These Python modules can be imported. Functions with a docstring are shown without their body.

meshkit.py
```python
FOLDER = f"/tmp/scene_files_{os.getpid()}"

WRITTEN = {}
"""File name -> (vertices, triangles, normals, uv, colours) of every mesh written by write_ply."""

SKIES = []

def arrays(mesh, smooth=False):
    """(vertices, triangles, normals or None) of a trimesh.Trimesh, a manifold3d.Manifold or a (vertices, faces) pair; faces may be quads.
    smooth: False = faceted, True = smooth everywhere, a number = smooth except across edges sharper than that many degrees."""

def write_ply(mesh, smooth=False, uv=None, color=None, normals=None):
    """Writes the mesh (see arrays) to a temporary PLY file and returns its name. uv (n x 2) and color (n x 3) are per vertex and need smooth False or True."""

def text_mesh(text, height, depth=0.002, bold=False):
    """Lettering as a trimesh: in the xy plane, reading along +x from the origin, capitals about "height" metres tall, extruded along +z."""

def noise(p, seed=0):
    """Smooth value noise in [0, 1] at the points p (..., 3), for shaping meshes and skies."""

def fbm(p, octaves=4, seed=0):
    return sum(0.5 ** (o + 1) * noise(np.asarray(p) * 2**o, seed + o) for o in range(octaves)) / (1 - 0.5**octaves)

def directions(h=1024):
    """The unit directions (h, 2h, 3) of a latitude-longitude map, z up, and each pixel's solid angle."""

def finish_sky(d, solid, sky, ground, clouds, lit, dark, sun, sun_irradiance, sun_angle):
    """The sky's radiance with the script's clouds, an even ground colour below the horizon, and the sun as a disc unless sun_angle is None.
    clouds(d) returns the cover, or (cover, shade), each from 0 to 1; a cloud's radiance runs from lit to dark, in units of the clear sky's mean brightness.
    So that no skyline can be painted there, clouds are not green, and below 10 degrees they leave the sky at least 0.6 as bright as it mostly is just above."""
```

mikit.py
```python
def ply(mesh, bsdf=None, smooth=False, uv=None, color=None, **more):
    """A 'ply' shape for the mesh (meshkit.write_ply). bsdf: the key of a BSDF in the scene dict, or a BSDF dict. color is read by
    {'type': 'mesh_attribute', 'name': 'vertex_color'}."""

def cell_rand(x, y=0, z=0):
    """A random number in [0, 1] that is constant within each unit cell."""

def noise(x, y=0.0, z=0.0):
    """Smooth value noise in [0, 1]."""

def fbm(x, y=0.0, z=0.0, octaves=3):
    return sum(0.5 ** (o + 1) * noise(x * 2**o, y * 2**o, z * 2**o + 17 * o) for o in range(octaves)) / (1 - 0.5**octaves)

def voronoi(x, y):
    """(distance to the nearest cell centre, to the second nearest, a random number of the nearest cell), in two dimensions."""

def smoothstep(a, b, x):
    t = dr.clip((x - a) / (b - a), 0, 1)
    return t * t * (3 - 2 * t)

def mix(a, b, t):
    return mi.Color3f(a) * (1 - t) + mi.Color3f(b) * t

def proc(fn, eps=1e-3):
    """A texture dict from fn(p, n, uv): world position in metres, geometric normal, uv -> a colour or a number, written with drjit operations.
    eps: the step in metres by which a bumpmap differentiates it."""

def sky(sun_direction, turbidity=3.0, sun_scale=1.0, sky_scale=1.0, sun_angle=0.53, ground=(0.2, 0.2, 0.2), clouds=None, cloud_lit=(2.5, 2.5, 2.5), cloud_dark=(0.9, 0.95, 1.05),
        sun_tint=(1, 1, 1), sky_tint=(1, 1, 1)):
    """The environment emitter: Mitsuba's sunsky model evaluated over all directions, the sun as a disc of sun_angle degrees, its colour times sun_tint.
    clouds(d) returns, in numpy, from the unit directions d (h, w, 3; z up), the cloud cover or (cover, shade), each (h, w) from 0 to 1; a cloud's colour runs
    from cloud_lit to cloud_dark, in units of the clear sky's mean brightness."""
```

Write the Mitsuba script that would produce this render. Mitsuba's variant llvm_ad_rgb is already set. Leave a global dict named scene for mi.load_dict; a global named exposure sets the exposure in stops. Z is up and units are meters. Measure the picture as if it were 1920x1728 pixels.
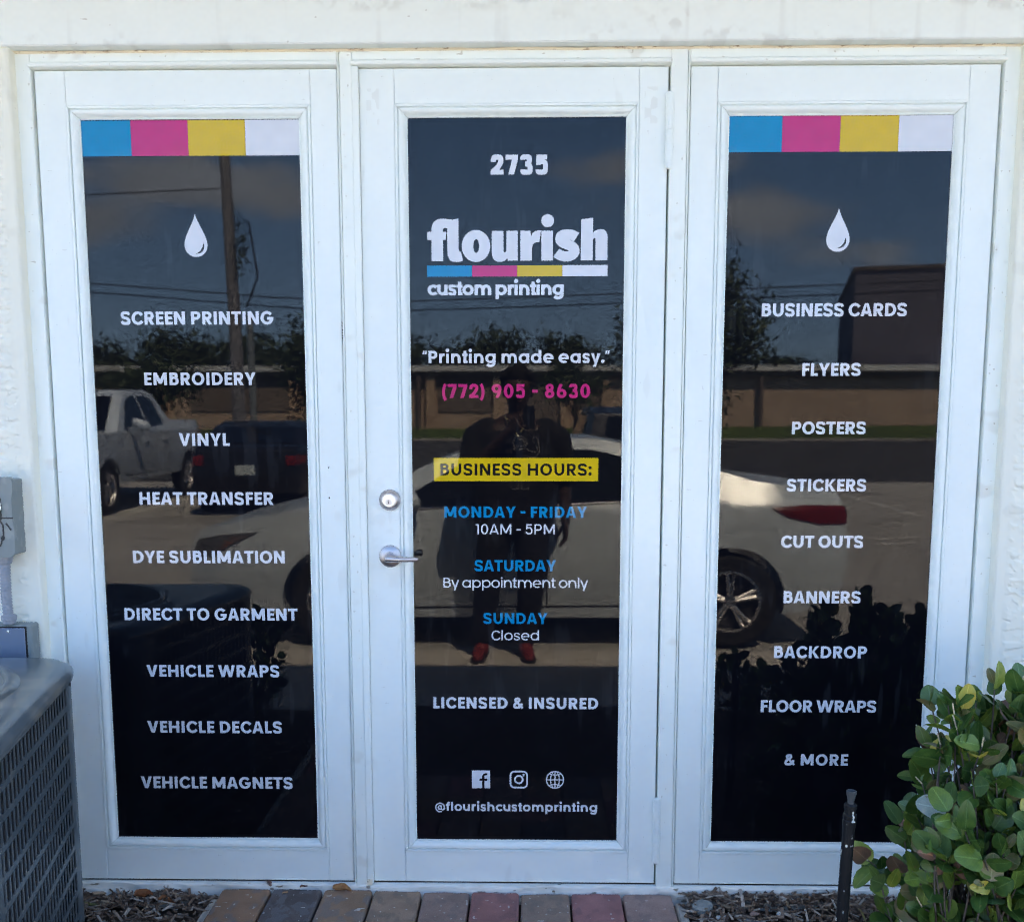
import math, random
import numpy as np, trimesh, manifold3d
import drjit as dr, mitsuba as mi
import mikit, meshkit
from mikit import proc, noise, fbm, voronoi, smoothstep, mix, cell_rand
T = mi.ScalarTransform4f
scene, labels = {}, {}
rng = np.random.default_rng(7)

# ---------------------------------------------------------------- camera, sky, exposure
EYE = np.array([0.0578, -3.139, 1.533])                 # the phone's lens, at its holder's chin
yaw, pitch, roll = -0.0198, 0.1299, -0.0006
fw = np.array([math.sin(yaw)*math.cos(pitch), math.cos(yaw)*math.cos(pitch), -math.sin(pitch)])
rt = np.array([math.cos(yaw), -math.sin(yaw), 0]); up = np.cross(rt, fw)
up = math.cos(roll)*up - math.sin(roll)*rt
scene['camera'] = {'type': 'perspective', 'fov': math.degrees(2*math.atan(960/1900)), 'fov_axis': 'x', 'near_clip': 0.005, 'far_clip': 3000.0,
                   'principal_point_offset_x': 0.0, 'principal_point_offset_y': -150/1728,
                   'to_world': T().look_at(origin=EYE.tolist(), target=(EYE + fw).tolist(), up=up.tolist())}
SUN = np.array([0.45, 1.0, 1.65])                       # high, behind the shop: the front stands in its shade
def clouds(d):
    """Fair-weather cumulus in banks low over the street, thinner overhead."""
    az = np.arctan2(d[..., 0], -d[..., 1]); el = np.arcsin(np.clip(d[..., 2], -1, 1))
    q = np.stack([az*7, el*16, az*0 + 2.0], -1)
    n = meshkit.fbm(q, 5, 11); f = meshkit.fbm(q*3.1, 4, 5)
    bank = np.zeros_like(az)
    for a, e, ra, re, s in ((-.40, .165, .10, .035, .9), (-.31, .20, .12, .03, 1.), (.06, .222, .10, .026, .7), (-.07, .165, .07, .022, .45), (.235, .168, .10, .028, .9), (.30, .135, .09, .03, .6), (.9, .2, .2, .06, .9), (-1.0, .22, .25, .07, .9), (1.9, .25, .3, .08, .9), (-2.2, .3, .3, .09, .9), (2.9, .25, .3, .08, .8)):
        bank = np.maximum(bank, s*np.exp(-((az - a)/ra)**2 - ((el - e)/re)**2))
    cover = np.clip((bank - .42 + 1.25*(n - .5) + .75*(f - .5))*2.4, 0, 1)*.8
    veil = np.clip((n - .5)*2, 0, 1)*.08
    return np.clip(cover + veil, 0, 1), np.clip(.25 + .8*(.5 - f) + .4*(.19 - el)/.05*.2, 0, 1)
scene['sky'] = mikit.sky(SUN, turbidity=3.0, sun_scale=1.0, sky_scale=.95, sun_angle=0.6, sun_tint=(.98, 1.0, .98), sky_tint=(.93, 1.0, 1.04), clouds=clouds, cloud_lit=(2.3, 2.35, 2.4), cloud_dark=(.85, .92, 1.02))
exposure = 3.74

# ---------------------------------------------------------------- helpers
def thing(key, label, cat, group=None):
    labels[key] = {'label': label, 'category': cat, **({'group': group} if group else {})}
    return key
def stuff(key, label, cat=None):
    labels[key] = {'label': label, 'kind': 'stuff', **({'category': cat} if cat else {})}
def struct(key, label=None):
    labels[key] = {'kind': 'structure', **({'label': label} if label else {})}
def numbered(key):
    if key not in scene: return key
    n = 1
    while f'{key}_{n:03d}' in scene: n += 1
    return f'{key}_{n:03d}'
def add(key, mesh, bsdf, smooth=False, label=None, **kw):
    key = numbered(key); scene[key] = mikit.ply(mesh, bsdf, smooth, **kw)
    if label: labels[key] = {**labels.get(key, {}), 'label': label}
    return key
def cat(ms): return trimesh.util.concatenate(list(ms))
def box(x0, x1, y0, y1, z0, z1, c=0.0):
    """A box, its edges cut by c."""
    if not c:
        m = trimesh.creation.box(extents=(x1 - x0, y1 - y0, z1 - z0)); m.apply_translation(((x0 + x1)/2, (y0 + y1)/2, (z0 + z1)/2)); return m
    p = []
    for i in (0, 1):
        for j in (0, 1):
            for k in (0, 1):
                v = np.array([(x0, x1)[i], (y0, y1)[j], (z0, z1)[k]]); s = np.array([1 - 2*i, 1 - 2*j, 1 - 2*k])*c
                p += [v + s*(0, 1, 1), v + s*(1, 0, 1), v + s*(1, 1, 0)]
    return trimesh.convex.convex_hull(np.array(p))
def tube(pts, r, n=10, closed=True):
    pts = np.asarray(pts, float); r = np.broadcast_to(r, (len(pts),))
    t = np.gradient(pts, axis=0); t /= np.linalg.norm(t, axis=1, keepdims=True) + 1e-12
    a = np.cross(t, [0, 0, 1.0]); bad = np.linalg.norm(a, axis=1) < .15; a[bad] = np.cross(t[bad], [1.0, 0, 0]); 
    for i in range(1, len(a)):
        a[i] = a[i-1] - t[i]*(a[i-1] @ t[i])
    a /= np.linalg.norm(a, axis=1, keepdims=True); b = np.cross(t, a); th = np.arange(n)*2*np.pi/n
    v = (pts[:, None] + r[:, None, None]*(np.cos(th)[None, :, None]*a[:, None] + np.sin(th)[None, :, None]*b[:, None])).reshape(-1, 3); f = []
    for i in range(len(pts) - 1):
        for j in range(n):
            k = (j + 1) % n; f += [(i*n + j, i*n + k, (i+1)*n + k), (i*n + j, (i+1)*n + k, (i+1)*n + j)]
    if closed:
        v = np.vstack([v, pts[:1], pts[-1:]]); m = len(v)
        for j in range(n): f += [(m - 2, (j + 1) % n, j), (m - 1, (len(pts)-1)*n + j, (len(pts)-1)*n + (j + 1) % n)]
    return trimesh.Trimesh(v, f, process=False)
def lathe(prof, axis=(0, 0, 1), at=(0, 0, 0), n=32):
    """(radius, height) pairs turned about the axis."""
    m = trimesh.creation.revolve(np.array(prof, float), sections=n)
    m.apply_transform(trimesh.geometry.align_vectors((0, 0, 1), axis)); m.apply_translation(at); return m
def flat(shape, y, depth):
    """An outline in (x, z) as a sheet with its face at y and depth behind it (towards +y)."""
    ms = [trimesh.creation.extrude_polygon(g, depth, engine='earcut') for g in getattr(shape, 'geoms', [shape]) if g.geom_type == 'Polygon' and g.area > 1e-9]
    m = cat(ms); v = m.vertices.copy(); m.vertices = np.stack([v[:, 0], y + depth - v[:, 2], v[:, 1]], 1); return m
def grid(U, V, fn):
    """A sheet through fn(u, v) -> (x, y, z) over the mesh of U and V."""
    u, v = np.meshgrid(U, V, indexing='ij'); p = np.stack(fn(u, v), -1).reshape(-1, 3); a, b = len(U), len(V)
    i = (np.arange(a - 1)[:, None]*b + np.arange(b - 1)).reshape(-1)
    return trimesh.Trimesh(p, np.vstack([np.stack([i, i + b, i + b + 1], 1), np.stack([i, i + b + 1, i + 1], 1)]), process=False)
def hull(*balls):
    """Convex hull of (point, radius) balls as a manifold."""
    return manifold3d.Manifold.batch_hull([manifold3d.Manifold.sphere(r, 20).translate(list(map(float, p))) for p, r in balls])
def solid(parts, length=.02, it=8):
    m = parts[0]
    for p in parts[1:]: m = m + p
    m = m.refine_to_length(length).to_mesh(); t = trimesh.Trimesh(m.vert_properties[:, :3], m.tri_verts, process=True)
    trimesh.smoothing.filter_taubin(t, iterations=it); return t

# ---------------------------------------------------------------- materials
def rgb(*c): return {'type': 'rgb', 'value': [float(x) for x in c]}
def principled(col, rough=.5, two=False, **kw):
    b = {'type': 'principled', 'base_color': col if isinstance(col, dict) else rgb(*col), 'roughness': rough, **kw}
    return {'type': 'twosided', 'bsdf': b} if two else b
def bumped(b, fn, scale=1.0, eps=1e-3): return {'type': 'bumpmap', 'tex': proc(fn, eps), 'scale': scale, 'bsdf': b}
def speck(p, s, lo, hi):  # scattered small marks
    return smoothstep(lo, hi, noise(p.x*s, p.y*s, p.z*s))
def white_paint(p, n, uv):
    g = .97 + .06*(fbm(p.x*3, p.y*3, p.z*2.2) - .5) + .016*(noise(p.x*80, p.y*80, p.z*80) - .5)
    scuff = smoothstep(.76, .84, fbm(p.x*22, p.y*22, p.z*5 + 31))*.14
    dot = speck(p, 95, .970, .985)*.5
    hand = smoothstep(.50, .68, fbm(p.x*34, 1.0, p.z*26))*smoothstep(.085, .04, dr.abs(p.x + .40))*smoothstep(.26, .12, dr.abs(p.z - 1.13))*.10  # finger marks round the lock
    tape = smoothstep(.47, .53, noise(p.x*70, 3.0, p.z*40))*smoothstep(.022, .016, dr.abs(dr.abs(p.x + .005) - .412))*smoothstep(.055, .048, dr.abs(p.z - 2.42))*.20  # torn tape residue on the door's upper corners
    return mix((.80, .84, .82), (.50, .47, .42), dr.clip(scuff + dot + tape + hand, 0, 1))*g
scene['paint_white'] = principled(proc(white_paint), .34, specular=.5)
def frame_paint(p, n, uv):                       # the fixed frame: the same paint, with caulk smears and dirt near its joints' edges
    d = smoothstep(.66, .78, fbm(p.x*14, p.y*14, p.z*14 + 5))*.25 + speck(p, 80, .93, .96)*.6
    return mix((.80, .83, .79), (.46, .40, .32), dr.clip(d, 0, 1))
scene['paint_frame'] = principled(proc(frame_paint), .38, specular=.5)
def head_paint(p, n, uv):
    run = fbm(p.x*26, p.y*4, p.z*1.6 + 9)
    blot = smoothstep(.58, .72, fbm(p.x*2.1, 3.0, p.z*7))*smoothstep(.45, .7, fbm(p.x*30, 1.0, p.z*24))
    d = smoothstep(.6, .78, run)*.14 + blot*.26 + speck(p, 60, .945, .965)*.55
    return mix((.79, .825, .80), (.40, .37, .34), dr.clip(d, 0, 1))*(.985 + .03*noise(p.x*90, p.y*90, p.z*90))
scene['paint_header'] = bumped(principled(proc(head_paint), .6, specular=.35), lambda p, n, uv: fbm(p.x*55, p.y*55, p.z*55), .0012)
def stucco_col(p, n, uv):
    d = smoothstep(.62, .8, fbm(p.x*18, p.y*18, p.z*18))*.12 + speck(p, 70, .94, .97)*.35
    return mix((.80, .78, .68), (.45, .40, .32), dr.clip(d, 0, 1))
scene['stucco'] = bumped(principled(proc(stucco_col), .7, specular=.25), lambda p, n, uv: fbm(p.x*120, p.y*120, p.z*120), .0008)
def plinth_col(p, n, uv):
    crack = smoothstep(.70, .76, fbm(p.x*38, p.y*60, p.z*75 + 3)); low = smoothstep(.6, .72, fbm(p.x*12, 2.0, p.z*30))
    return mix((.78, .77, .72), (.22, .17, .12), dr.clip(crack*.85 + low*.18, 0, 1))
scene['plinth_paint'] = bumped(principled(proc(plinth_col), .65, specular=.25), lambda p, n, uv: fbm(p.x*70, p.y*70, p.z*70), .002)
scene['caulk'] = principled(proc(lambda p, n, uv: mix((.50, .42, .34), (.24, .18, .14), smoothstep(.4, .65, fbm(p.x*40, p.y*40, p.z*28)))), .7)
scene['caulk_pale'] = principled(proc(lambda p, n, uv: mix((.80, .72, .56), (.42, .32, .22), smoothstep(.56, .74, fbm(p.x*46, p.y*40, p.z*90)))), .6)
scene['rough_timber'] = principled((.42, .36, .28), .85)
scene['soffit'] = principled((.74, .73, .70), .7)
# printed film: a black gloss sheet and its inks, thinned by pin holes too fine to see
def film(col, k=.30):
    def fn(p, n, uv):
        return mi.Color3f(*col)*(1 - k)*(.97 + .06*noise(p.x*30, 1.0, p.z*30))
    return {'type': 'plastic', 'diffuse_reflectance': proc(fn), 'int_ior': 1.43, 'nonlinear': False}
scene['film_black'] = {'type': 'roughplastic', 'distribution': 'beckmann', 'alpha': .0005, 'diffuse_reflectance': proc(lambda p, n, uv: mi.Color3f(.0030, .0032, .0055)*(.7 + .6*fbm(p.x*9, 1.0, p.z*9)) + mi.Color3f(.007, .0075, .0085)*(smoothstep(.60, .74, fbm(p.x*42, 1.0, p.z*5))*smoothstep(.50, .68, fbm(p.x*3 + 5, 2.0, p.z*3)) + .5*speck(p, 130, .965, .985))), 'int_ior': 1.43, 'nonlinear': False}
scene['film_white'] = film((.76, .77, .83), .18)
scene['film_cyan'] = film((.002, .23, .47), .12)
scene['film_magenta'] = film((.55, .026, .18), .12)
scene['film_yellow'] = film((.66, .45, .010), .12)
scene['film_ink'] = {'type': 'plastic', 'diffuse_reflectance': rgb(.008, .008, .010), 'int_ior': 1.43, 'nonlinear': False}
scene['nickel'] = bumped({'type': 'roughconductor', 'material': 'Cr', 'alpha': .22, 'specular_reflectance': rgb(.86, .83, .78)}, lambda p, n, uv: noise(p.x*900, p.y*900, p.z*60), .00006, 2e-4)
scene['bright_metal'] = {'type': 'roughconductor', 'material': 'Ag', 'alpha': .16}
scene['black_rubber'] = principled((.012, .012, .013), .55)
scene['grey_box'] = principled(proc(lambda p, n, uv: mix((.205, .23, .23), (.33, .34, .32), smoothstep(.55, .8, fbm(p.x*40, p.y*40, p.z*25))*.5)), .5)
scene['grey_plastic'] = principled((.27, .28, .315), .45)
scene['grey_cover'] = principled((.20, .24, .33), .32, metallic=.35)
scene['unit_paint'] = principled(proc(lambda p, n, uv: mix((.066, .082, .094), (.18, .17, .15), smoothstep(.60, .80, fbm(p.x*25, p.y*25, p.z*14))*.35)), .33, specular=.55)
scene['unit_top'] = principled(proc(lambda p, n, uv: mix((.080, .096, .106), (.20, .185, .155), smoothstep(.45, .75, fbm(p.x*9, p.y*9, p.z*9))*.55)), .20, specular=.7)
scene['coil_fins_shaded'] = principled((.034, .036, .040), .6)  # near black: the shade inside the unit is put into the colour
scene['coil_dark'] = principled((.03, .03, .033), .6)
scene['riser_paint'] = principled(proc(lambda p, n, uv: mix((.008, .009, .011), (.62, .62, .58), smoothstep(.69, .73, fbm(p.x*70, p.y*70, p.z*40)))), .5, specular=.3)
# ---------------------------------------------------------------- lettering: a geometric sans drawn as outlines (capital height 1)
from shapely.geometry import Polygon, LineString, Point, box as sbox, MultiPolygon
from shapely.ops import unary_union
from shapely import affinity
from shapely import make_valid
def P_(*p): return make_valid(Polygon(p))
def ell(cx, cy, rx, ry): return affinity.scale(Point(cx, cy).buffer(1, 14), rx, ry)
def ring(cx, cy, rx, ry, wx, wy): return ell(cx, cy, rx, ry).difference(ell(cx, cy, rx - wx, ry - wy))
def bez(*p, n=9):
    p = [np.array(q, float) for q in p]; out = [p[0]]
    for i in range(0, len(p) - 1, 3):
        for t in np.linspace(0, 1, n + 1)[1:]:
            out.append((1-t)**3*p[i] + 3*t*(1-t)**2*p[i+1] + 3*t*t*(1-t)*p[i+2] + t**3*p[i+3])
    return [tuple(q) for q in out]
def stroke(pts, w, cap=2): return LineString(pts).buffer(w / 2, cap_style=cap, join_style=1, quad_segs=6)
def arcp(cx, cy, rx, ry, a0, a1, n=16):
    t = np.radians(np.linspace(a0, a1, n)); return [(cx + rx*np.cos(q), cy + ry*np.sin(q)) for q in t]
def wedge(cx, cy, a0, a1, r=3): return P_((cx, cy), *arcp(cx, cy, r, r, a0, a1, 8))
U_ = lambda *g: unary_union(list(g))
def dshape(W, y0, y1):
    r = min((y1 - y0) / 2, W * .62)
    return U_(sbox(0, y0, W - r, y1), ell(W - r, (y0 + y1) / 2, r, (y1 - y0) / 2))
def bowl(W, y0, y1, w, h):
    r = min((y1 - y0) / 2, W * .62)
    out = dshape(W, y0, y1).intersection(sbox(0, -1, 9, 9))
    inn = U_(sbox(w, y0 + h, W - r, y1 - h), ell(W - r, (y0 + y1) / 2, r - w, (y1 - y0) / 2 - h)).intersection(sbox(w, -1, 9, 9))
    return out.difference(inn)
def arch(x0, W, xh, w, h, y0=0):
    ry = min(W * .56, xh * .55)
    o = U_(ell(x0 + W/2, xh - ry, W/2, ry + .012), sbox(x0, y0, x0 + W, xh - ry)); i = U_(ell(x0 + W/2, xh - ry, W/2 - w, ry - h), sbox(x0 + w, y0 - 1, x0 + W - w, xh - ry))
    return o.difference(i).intersection(sbox(x0, y0, x0 + W, 2))
def sshape(W, H, w, h):
    a, b = w / 2, h / 2
    p = bez((W - a*.95, H*.735), (W - a*1.1, H*.87), (W*.75, H - b + .01), (W*.5, H - b + .01), (W*.26, H - b + .01), (a, H*.885), (a, H*.73),
            (a, H*.56), (W*.3, H*.545), (W*.5, H*.5), (W*.72, H*.45), (W - a, H*.42), (W - a, H*.265), (W - a, H*.11), (W*.74, b - .01), (W*.5, b - .01), (W*.24, b - .01), (a*.9, H*.13), (a*.8, H*.275))
    return stroke(p, (w + h) / 2 * .97)
XH, ASC, DSC = .785, 1.06, -.3
def glyph(c, w):
    h = w * .86; x = XH
    if c == 'O': return ring(.5, .5, .5, .515, w, h), 1.0
    if c == 'C': return ring(.5, .5, .5, .515, w, h).difference(wedge(.56, .5, -40, 40)), .9
    if c == 'G': return U_(ring(.5, .5, .5, .515, w, h).difference(P_((.56, .56), (.84, .78), (1.3, 1.1), (1.3, .56))), sbox(.5, .56 - h, .99, .56)), 1.0
    if c == 'Q': return ring(.5, .5, .5, .515, w, h), 1.0
    if c == 'S': return sshape(.76, 1, w, h), .76
    if c == 'A':
        s = w * 1.08
        o = P_((0, 0), (.46 - s*.56, 1), (.46 + s*.56, 1), (.92, 0), (.92 - s, 0), (.46, 1 - s*.55), (s, 0)); return U_(o, sbox(.18, .19, .74, .19 + h)), .92
    if c == 'B': return U_(bowl(.68, .49 - h*.0, 1, w, h), bowl(.74, 0, .49 + h*.9, w, h)), .74
    if c == 'D': return bowl(.86, 0, 1, w, h), .86
    if c == 'E': return U_(sbox(0, 0, w, 1), sbox(0, 0, .6, h), sbox(0, 1 - h, .6, 1), sbox(0, .51 - h/2, .55, .51 + h/2)), .6
    if c == 'F': return U_(sbox(0, 0, w, 1), sbox(0, 1 - h, .58, 1), sbox(0, .5 - h/2, .54, .5 + h/2)), .58
    if c == 'H': return U_(sbox(0, 0, w, 1), sbox(.86 - w, 0, .86, 1), sbox(0, .5 - h/2, .86, .5 + h/2)), .86
    if c == 'I': return sbox(0, 0, w, 1), w
    if c == 'K': return U_(sbox(0, 0, w, 1), P_((w*.8, .42), (.52, 1), (.52 + w*1.28, 1), (w*.8 + .12, .42)), P_((w*.9 + .02, .56), (.54, 0), (.54 + w*1.3, 0), (w*1.75, .58))), .54 + w*1.25
    if c == 'L': return U_(sbox(0, 0, w, 1), sbox(0, 0, .55, h)), .55
    if c == 'M':
        W = 1.08; return U_(sbox(0, 0, w, 1), sbox(W - w, 0, W, 1), P_((0, 1), (w*1.12, 1), (W/2, .12 + w*1.35), (W - w*1.12, 1), (W, 1), (W/2 + w*.5, .12), (W/2 - w*.5, .12))), W
    if c == 'N': return U_(sbox(0, 0, w, 1), sbox(.86 - w, 0, .86, 1), P_((0, 1), (w*1.1, 1), (.86, 0), (.86 - w*1.1, 0))), .86
    if c == 'P': return U_(bowl(.74, .36, 1, w, h), sbox(0, 0, w, 1)), .74
    if c == 'R': return U_(bowl(.74, .37, 1, w, h), sbox(0, 0, w, 1), P_((.24, .42), (.24 + w*1.12, .42), (.77, 0), (.77 - w*1.16, 0))), .77
    if c == 'T': return U_(sbox(.38 - w/2, 0, .38 + w/2, 1), sbox(0, 1 - h, .76, 1)), .76
    if c == 'U':
        W = .84; o = U_(sbox(0, .42, W, 1), ell(W/2, .42, W/2, .435)); i = U_(sbox(w, .42, W - w, 2), ell(W/2, .42, W/2 - w, .435 - h)); return o.difference(i), W
    if c == 'V': return P_((0, 1), (w*1.1, 1), (.46, w*1.25), (.92 - w*1.1, 1), (.92, 1), (.46 + w*.55, 0), (.46 - w*.55, 0)), .92
    if c == 'W':
        W = 1.4; s = w*1.05; return U_(P_((0, 1), (s, 1), (.4, w*1.4), (.4 + s*.5, 0), (.4 - s*.5, 0)), P_((W, 1), (W - s, 1), (W - .4, w*1.4), (W - .4 - s*.5, 0), (W - .4 + s*.5, 0)), P_((.4 - s*.5, 0), (.4 + s*.5, 0), (W/2 + s*.5, 1), (W/2 - s*.5, 1)), P_((W - .4 + s*.5, 0), (W - .4 - s*.5, 0), (W/2 - s*.5, 1), (W/2 + s*.5, 1))), W
    if c == 'X': return U_(P_((0, 0), (w*1.2, 0), (.85, 1), (.85 - w*1.2, 1)), P_((0, 1), (w*1.2, 1), (.85, 0), (.85 - w*1.2, 0))), .85
    if c == 'Y': return U_(P_((0, 1), (w*1.15, 1), (.44, .5 + w*.35), (.88 - w*1.15, 1), (.88, 1), (.44 + w/2, .36), (.44 - w/2, .36)), sbox(.44 - w/2, 0, .44 + w/2, .42)), .88
    if c == '&':
        p = bez((.84, .05), (.6, .3), (.42, .5), (.27, .66), (.12, .84), (.3, 1 - h/2 + .02), (.42, 1 - h/2), (.58, 1 - h/2), (.62, .74), (.44, .6), (.3, .5), (w/2, .44), (w/2, .27), (w/2, .1), (.2, h/2), (.36, h/2), (.56, h/2), (.72, .2), (.77, .47))
        return stroke(p, (w + h)/2*.9).intersection(sbox(-1, -.02, 2, 1.04)), .88
    # digits
    if c == '0': return ring(.36, .5, .36, .515, w, h), .72
    if c == '1': return U_(sbox(.34 - w, 0, .34, 1), P_((0, 1), (.34, 1), (.34, 1 - h), (0, 1 - h))), .34
    if c == '2': return U_(stroke(bez((w*.5, .64), (w*.5, .85), (.16, 1 - h/2 + .01), (.33, 1 - h/2 + .01), (.52, 1 - h/2 + .01), (.66 - w/2 + .02, .86), (.66 - w/2 + .02, .7), (.66 - w/2, .52), (.4, .36), (w*.45, h*.6)), w*.95), sbox(0, 0, .68, h)).intersection(sbox(-1, 0, 2, 2)), .68
    if c == '3': return U_(stroke(bez((w*.5, .75), (w*.5, .9), (.16, 1 - h/2 + .01), (.33, 1 - h/2 + .01), (.5, 1 - h/2 + .01), (.62 - w/2 + .02, .87), (.62 - w/2 + .02, .75), (.62 - w/2, .6), (.5, .53), (.28, .53)), w*.92),
                            stroke(bez((.28, .53), (.52, .53), (.68 - w/2, .42), (.68 - w/2, .27), (.68 - w/2, .1), (.52, h/2 - .01), (.34, h/2 - .01), (.16, h/2 - .01), (w/2, .1), (w/2, .26)), w*.92)), .68
    if c == '5': return U_(sbox(.06, 1 - h, .62, 1), P_((.06, 1), (.06 + w*.95, 1), (.04 + w*.95, .5), (.04, .46)), stroke(bez((.1, .58), (.18, .64), (.27, .65), (.34, .65), (.56, .64), (.68 - w/2, .5), (.68 - w/2, .33), (.68 - w/2, .13), (.52, h/2 - .01), (.34, h/2 - .01), (.16, h/2 - .01), (w/2, .1), (w/2, .25)), w*.92)), .68
    if c == '6': return U_(ring(.36, .325, .36, .335, w, h), stroke(bez((.36, 1.0), (.2, .78), (w*.55, .55), (w/2, .33)), w*.95).intersection(sbox(-1, .2, 2, 1))), .72
    if c == '7': return U_(sbox(0, 1 - h, .66, 1), P_((.66, 1), (.66 - w*1.1, 1 - h), (.14, 0), (.14 + w*1.08, 0), (.66, 1 - h))), .66
    if c == '8': return U_(ring(.35, .74, .3, .275, w*.92, h*.9), ring(.35, .29, .35, .305, w, h*.95)), .7
    if c == '9': return affinity.rotate(glyph('6', w)[0], 180, (.36, .5)), .72
    # lower case
    if c in 'oadbpqgec': 
        rr = ring(.435, x/2, .435, x/2 + .012, w, h); W = .87
        if c == 'o': return rr, W
        if c == 'a': return U_(rr, sbox(W - w, 0, W, x)), W
        if c == 'd': return U_(rr, sbox(W - w, 0, W, ASC)), W
        if c == 'b': return U_(rr, sbox(0, 0, w, ASC)), W
        if c == 'p': return U_(rr, sbox(0, DSC, w, x)), W
        if c == 'q': return U_(rr, sbox(W - w, DSC, W, x)), W
        if c == 'g': return U_(rr, sbox(W - w, 0, W, x), stroke([*arcp(W/2 - .0, .02, W/2 - w/2, .34 - h/2, 0, -150)], w*.95)), W
        if c == 'e': return U_(rr.difference(P_((.435, x/2 - h*.45), (1.2, x/2 - h*.45), (1.2, -.02), (.7, .1))), sbox(w*.6, x/2 - h*.45, .85, x/2 + h*.35)), W
        if c == 'c': return rr.difference(wedge(.47, x/2, -42, 42)), .74
    if c == 'n': return U_(sbox(0, 0, w, x), arch(0, .79, x, w, h)), .79
    if c == 'h': return U_(sbox(0, 0, w, ASC), arch(0, .79, x, w, h)), .79
    if c == 'm': return U_(sbox(0, 0, w, x), arch(0, .76, x, w, h), arch(.76 - w, .76, x, w, h)), 1.52 - w
    if c == 'u': return affinity.rotate(U_(sbox(0, 0, w, x), arch(0, .79, x, w, h)), 180, (.395, x/2)), .79
    if c == 'r': return U_(sbox(0, 0, w, x), arch(0, .76, x, w, h).intersection(sbox(0, x*.5, .47, 2)).difference(P_((.3, .3), (.6, .3), (.6, x - h*1.1), (.47, x - h*1.1), (.3, x - h)))), .47
    if c == 'i': return U_(sbox(0, 0, w, x), Point(w/2, x + .13 + w*.5).buffer(w*.62)), w
    if c == 'l': return sbox(0, 0, w, ASC), w
    if c == 't': return U_(sbox(.12, .0, .12 + w, .99), sbox(0, x - h, .46, x), stroke(bez((.12 + w/2, .3), (.12 + w/2, .1), (.12 + w*.8, h/2), (.46, h/2)), w*.85)).intersection(sbox(-1, 0, .46, 2)), .46
    if c == 'f': return U_(sbox(.12, 0, .12 + w, .8), sbox(0, x - h, .46, x), stroke(bez((.12 + w/2, .75), (.12 + w/2, .95), (.2 + w/2, ASC - h/2), (.48, ASC - h/2)), w*.92)), .46
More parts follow.
